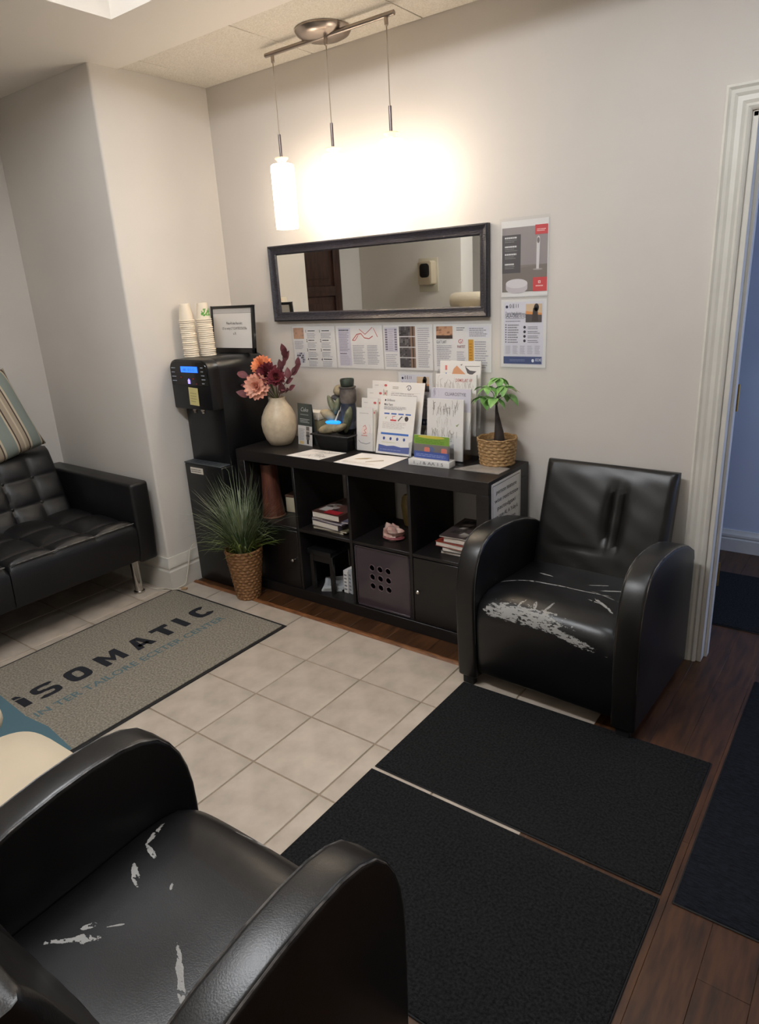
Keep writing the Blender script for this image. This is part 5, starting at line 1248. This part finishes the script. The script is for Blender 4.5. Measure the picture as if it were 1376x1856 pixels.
# quartz chunk
rr = random.Random(5); ph = [rr.uniform(0, 6) for _ in range(9)]
def rock(d):
    q = 1+0.16*math.sin(4*d.x+ph[0])*math.cos(3*d.y+ph[1])+0.14*math.sin(5*d.z+ph[2]+2*d.x)+0.12*math.sin(7*d.y+ph[3])
    return max(q, 0.45)*(1.25 if d.z > 0.3 and abs(math.sin(3*d.x+1)) > 0.5 else 1.0)
rk = thing('crystal_chunk', 'white and pink crystal chunk in the third upper compartment', 'crystal', (-1.834, -0.280, ZT))
MB().ball((0, 0, 0.030), (0.050, 0.036, 0.034), 16, 10, None, rock).build('crystal', mat('pink_quartz', (222, 196, 182), 0.35, col2=(190, 140, 128), vscale=24, bump=0.4, bscale=40), rk, ang=10)
MB().ball((0.004, 0, 0.010), (0.058, 0.042, 0.010), 18, 8).build('red_base', mat('crystal_base', (126, 58, 62), 0.6, col2=(160, 110, 104), vscale=30), rk)
# tan ornament at the back of the third compartment
tag(MB().lathe([(0.014, 0), (0.022, 0.004), (0.030, 0.05), (0.036, 0.11), (0.030, 0.15), (0.018, 0.165), (0.014, 0.160), (0.024, 0.14)], 20, caps=False).build('tan_jar', mat('tan_glaze', (156, 132, 78), 0.4, var=0.3, vscale=30), None, (-1.872, -0.085, ZT), ang=50), 'small tan jar at the back of the third upper compartment', 'jar')
# brown vessel and cream box in the first upper compartment
bv = thing('wooden_vessel', 'tall reddish brown vessel in the leftmost upper compartment', 'vessel', (-2.628, -0.295, ZT))
MB().lathe([(0.064, 0.0), (0.063, 0.03), (0.052, 0.12), (0.046, 0.22), (0.046, 0.295), (0.041, 0.295), (0.041, 0.22), (0.046, 0.12), (0.056, 0.02), (0.001, 0.012)], 28, caps=False, sx=0.95).build('vessel_body', mat('red_brown_wood', (104, 58, 42), 0.5, col2=(76, 40, 30), vscale=14, stretch=(4, 4, 0.6)), bv, ang=60)
MB().lathe([(0.066, 0.0), (0.068, 0.004), (0.065, 0.010)], 28, caps=False, sx=0.95).build('foot_ring', mat('straw_ring', (120, 82, 58), 0.7), bv)
cb = thing('cream_box', 'small cream box at the right side of the leftmost upper compartment', 'box', (-2.578, -0.170, ZT), 0.15)
MB().box(-0.036, 0.036, -0.04, 0.04, 0, 0.086).build('box_body', mat('cream_card', (196, 184, 156), 0.6), cb, bevel=0.004)
MB().box(-0.037, 0.037, -0.041, 0.041, 0.086, 0.100).build('lid', mat('brown_lid', (110, 82, 66), 0.6), cb, bevel=0.002)
# black stand with papers in the lower second compartment
bs = thing('black_stand', 'black wooden stand inside the lower second compartment', 'stand', (cx[1]+0.105, -0.285, FT))
MB().box(-0.085, 0.075, -0.085, 0.10, 0.205, 0.232).build('stand_top', M_black, bs, bevel=0.002)
for (x_, y_) in ((-0.078, -0.078), (0.055, -0.078), (-0.078, 0.085), (0.055, 0.085)): MB().box(x_, x_+0.022, y_, y_+0.018, 0.0, 0.205).build('leg', M_blackwood, bs, bevel=0.001, seg=1)
MB().box(-0.078, 0.077, -0.074, -0.064, 0.165, 0.205).build('rail', M_blackwood, bs)
M_gpaper = mat('grey_paper', (186, 188, 190), 0.6, var=0.12, vscale=20)
for k, lab in enumerate(('lowest grey-white brochure lying under the black stand', 'middle grey-white brochure lying under the black stand', 'topmost grey-white brochure lying under the black stand')):
    b2 = tag(MB().box(-0.055, 0.055, -0.07, 0.07, 0, 0.009).build('brochure', M_gpaper, None, (cx[1]+0.110+0.004*k, -0.280, FT+0.0005+0.0095*k), (0, 0, 0.5+0.08*k), bevel=0.001, seg=1), lab, 'brochure', 'brochures under the black stand')
    p = Print(0.0003); p.lines(-0.04, -0.05, 0.04, 0.05, 6, (120, 122, 126)); p.build('print', b2, (0, 0, 0.009), (1, 0, 0), (0, 1, 0))
for k, (x_, h, lab) in enumerate(((0.225, 0.125, 'narrow white folder standing beside the black stand'), (0.272, 0.130, 'wide grey folder standing at the right of the lower compartment'))):
    t = tag(MB().box(-0.015, 0.015, -0.09, 0.09, 0, h).build('folder', M_gpaper if k else M_paper, None, (cx[1]+x_, -0.225, FT+0.0005), (0, 0.02, -0.05-0.22*k), bevel=0.001, seg=1), lab, 'folder', 'folders in the lower compartment')
    p = Print(0.0003); p.lines(-0.010, h*0.1, 0.010, h*0.9, 5, (110, 112, 118)); p.build('print', t, (0, -0.09, 0), (1, 0, 0), (0, 0, 1))

# ------------------------------------------------------------------ cable in the pillar corner
cb_ = [(-3.082, -0.515, 0.225), (-3.075, -0.55, 0.20), (-3.070, -0.575, 0.13), (-3.068, -0.60, 0.06), (-3.075, -0.625, 0.012), (-3.12, -0.655-0.06, 0.004), (-3.25, -0.735, 0.004), (-3.38, -0.72, 0.004)]
cbl = thing('white_cable', 'thin white cable running down the pillar baseboard to the floor', 'cable', (-3.08, -0.62, 0))
def smooth_pts(ps, n_=6):
    ps = [Vector(q) for q in ps]; out = []
    for i in range(len(ps)-1):
        p0, p1, p2, p3 = ps[max(i-1, 0)], ps[i], ps[i+1], ps[min(i+2, len(ps)-1)]
        for k in range(n_):
            t = k/n_; out.append(0.5*((2*p1)+(p2-p0)*t+(2*p0-5*p1+4*p2-p3)*t*t+(3*p1-p0-3*p2+p3)*t**3))
    return out+[ps[-1]]
cc = Vector((-3.08, -0.62, 0))
MB().tube([q-cc for q in smooth_pts(cb_)], 0.0028, 6).build('cord', mat('white_cord', (206, 196, 180), 0.5), cbl)
MB().tube([q-cc for q in smooth_pts([(-3.05, -0.655, 0.006), (-3.09, -0.70, 0.012), (-3.14, -0.70, 0.006), (-3.20, -0.735, 0.005)])], 0.003, 6).build('cord', mat('white_cord', (206, 196, 180), 0.5), cbl)
MB().box(-0.018, 0.018, -0.009, 0.009, 0, 0.012).build('plug', mat('tan_plug', (170, 138, 104), 0.6), cbl, (0.035, -0.028, 0.001), (0, 0, 0.5), bevel=0.003)

# ------------------------------------------------------------------ behind the viewer: what the mirror shows, and the room's own lights
sh = thing('window_shutter', 'dark brown panelled wooden shutter on the alcove wall, seen in the mirror', 'shutter', (XL, -1.68, 0.95))
M_dw = mat('dark_walnut', (74, 48, 40), 0.3, col2=(48, 30, 26), vscale=9, stretch=(1, 6, 0.7))
for (y0, y1, z0, z1, nm) in ((-0.42, -0.33, 0, 1.2, 'stile'), (0.33, 0.42, 0, 1.2, 'stile'), (-0.33, 0.33, 0, 0.10, 'rail'), (-0.33, 0.33, 1.10, 1.2, 'rail'), (-0.33, 0.33, 0.56, 0.64, 'rail')):
    MB().box(0.002, 0.034, y0, y1, z0, z1).build(nm, M_dw, sh, bevel=0.003)
for z0, z1 in ((0.10, 0.56), (0.64, 1.10)):
    MB().box(0.002, 0.018, -0.33, 0.33, z0, z1).build('panel', M_dw, sh, bevel=0.002); MB().box(0.016, 0.026, -0.27, 0.27, z0+0.06, z1-0.06).build('raised_panel', M_dw, sh, bevel=0.008)
ds = thing('soap_dispenser', 'white wall dispenser with black window on clear plate, seen in mirror', 'dispenser', (-3.285, -2.42, 1.50))
MB().box(-0.095, 0.095, 0.001, 0.006, 0, 0.27).build('back_plate', mat('plate_plastic', (214, 206, 186), 0.25), ds, bevel=0.002)
def rrect(w_, h_, r_, n_=6):
    o_ = []
    for cx_, cy_, a0 in ((w_-r_, h_-r_, 0), (-w_+r_, h_-r_, PI/2), (-w_+r_, -h_+r_, PI), (w_-r_, -h_+r_, 1.5*PI)):
        for k in range(n_+1): a = a0+PI/2*k/n_; o_.append((cx_+r_*math.cos(a), cy_+r_*math.sin(a)))
    return o_
MB().prism(rrect(0.068, 0.095, 0.02), 'y', 0.006, 0.085).build('dispenser_body', M_cream, ds, (0.01, 0, 0.150), bevel=0.006)
MB().prism(rrect(0.048, 0.056, 0.03), 'y', 0.083, 0.088).build('window', M_black, ds, (0.01, 0, 0.170), bevel=0.002)
tws = thing('towel_stand', 'slim cream pedestal stand, only its top seen in the mirror', 'stand', (-2.80, -2.30, 0))
MB().lathe([(0.14, 0), (0.14, 0.02), (0.03, 0.035), (0.025, 1.34), (0.12, 1.345), (0.12, 1.36)], 24).build('pedestal', M_cream, tws, ang=30)
rl = tag(MB().lathe([(0.02, -0.19), (0.055, -0.185), (0.062, -0.16), (0.062, 0.16), (0.055, 0.185), (0.02, 0.19)], 24, M=Matrix.Rotation(PI/2, 3, 'Y')).build('rolled_towel', mat('cream_towel', (226, 212, 188), 0.9, bump=0.4, bscale=160), None, (-2.80, -2.30, 1.360+0.0625), ang=50), 'cream rolled towel on the pedestal stand, seen in the mirror', 'towel')

tl_ = thing('tray_ceiling_light', 'fluorescent wrap lamp in the raised ceiling tray, above the frame', 'ceiling light', (-1.55, -2.10, ZC+0.24))
MB().box(-0.64, 0.64, -0.11, 0.11, -0.03, -0.001).build('housing', M_trim, tl_, bevel=0.004)
MB().prism([(-0.10, -0.03), (-0.10, -0.07), (-0.06, -0.10), (0.06, -0.10), (0.10, -0.07), (0.10, -0.03)], 'x', -0.62, 0.62).build('diffuser', mat('tube_diffuser', (240, 240, 240), 0.5, emit=(0.93, 0.96, 1.0), estr=TRAY_E), tl_)
dl_ = thing('recessed_ceiling_light', 'round recessed ceiling lamp near the doorway, above the frame', 'ceiling light', (-0.35, -0.80, ZC-0.004))
MB().lathe([(0.11, 0.0), (0.11, -0.006), (0.085, -0.010), (0.082, -0.002)], 32, caps=False).build('trim_ring', M_trim, dl_, ang=30)
MB().lathe([(0.001, -0.004), (0.083, -0.003)], 32, caps=False).build('lens', mat('lamp_lens', (240, 240, 240), 0.5, emit=(0.88, 0.95, 1.0), estr=SPOT_E), dl_)
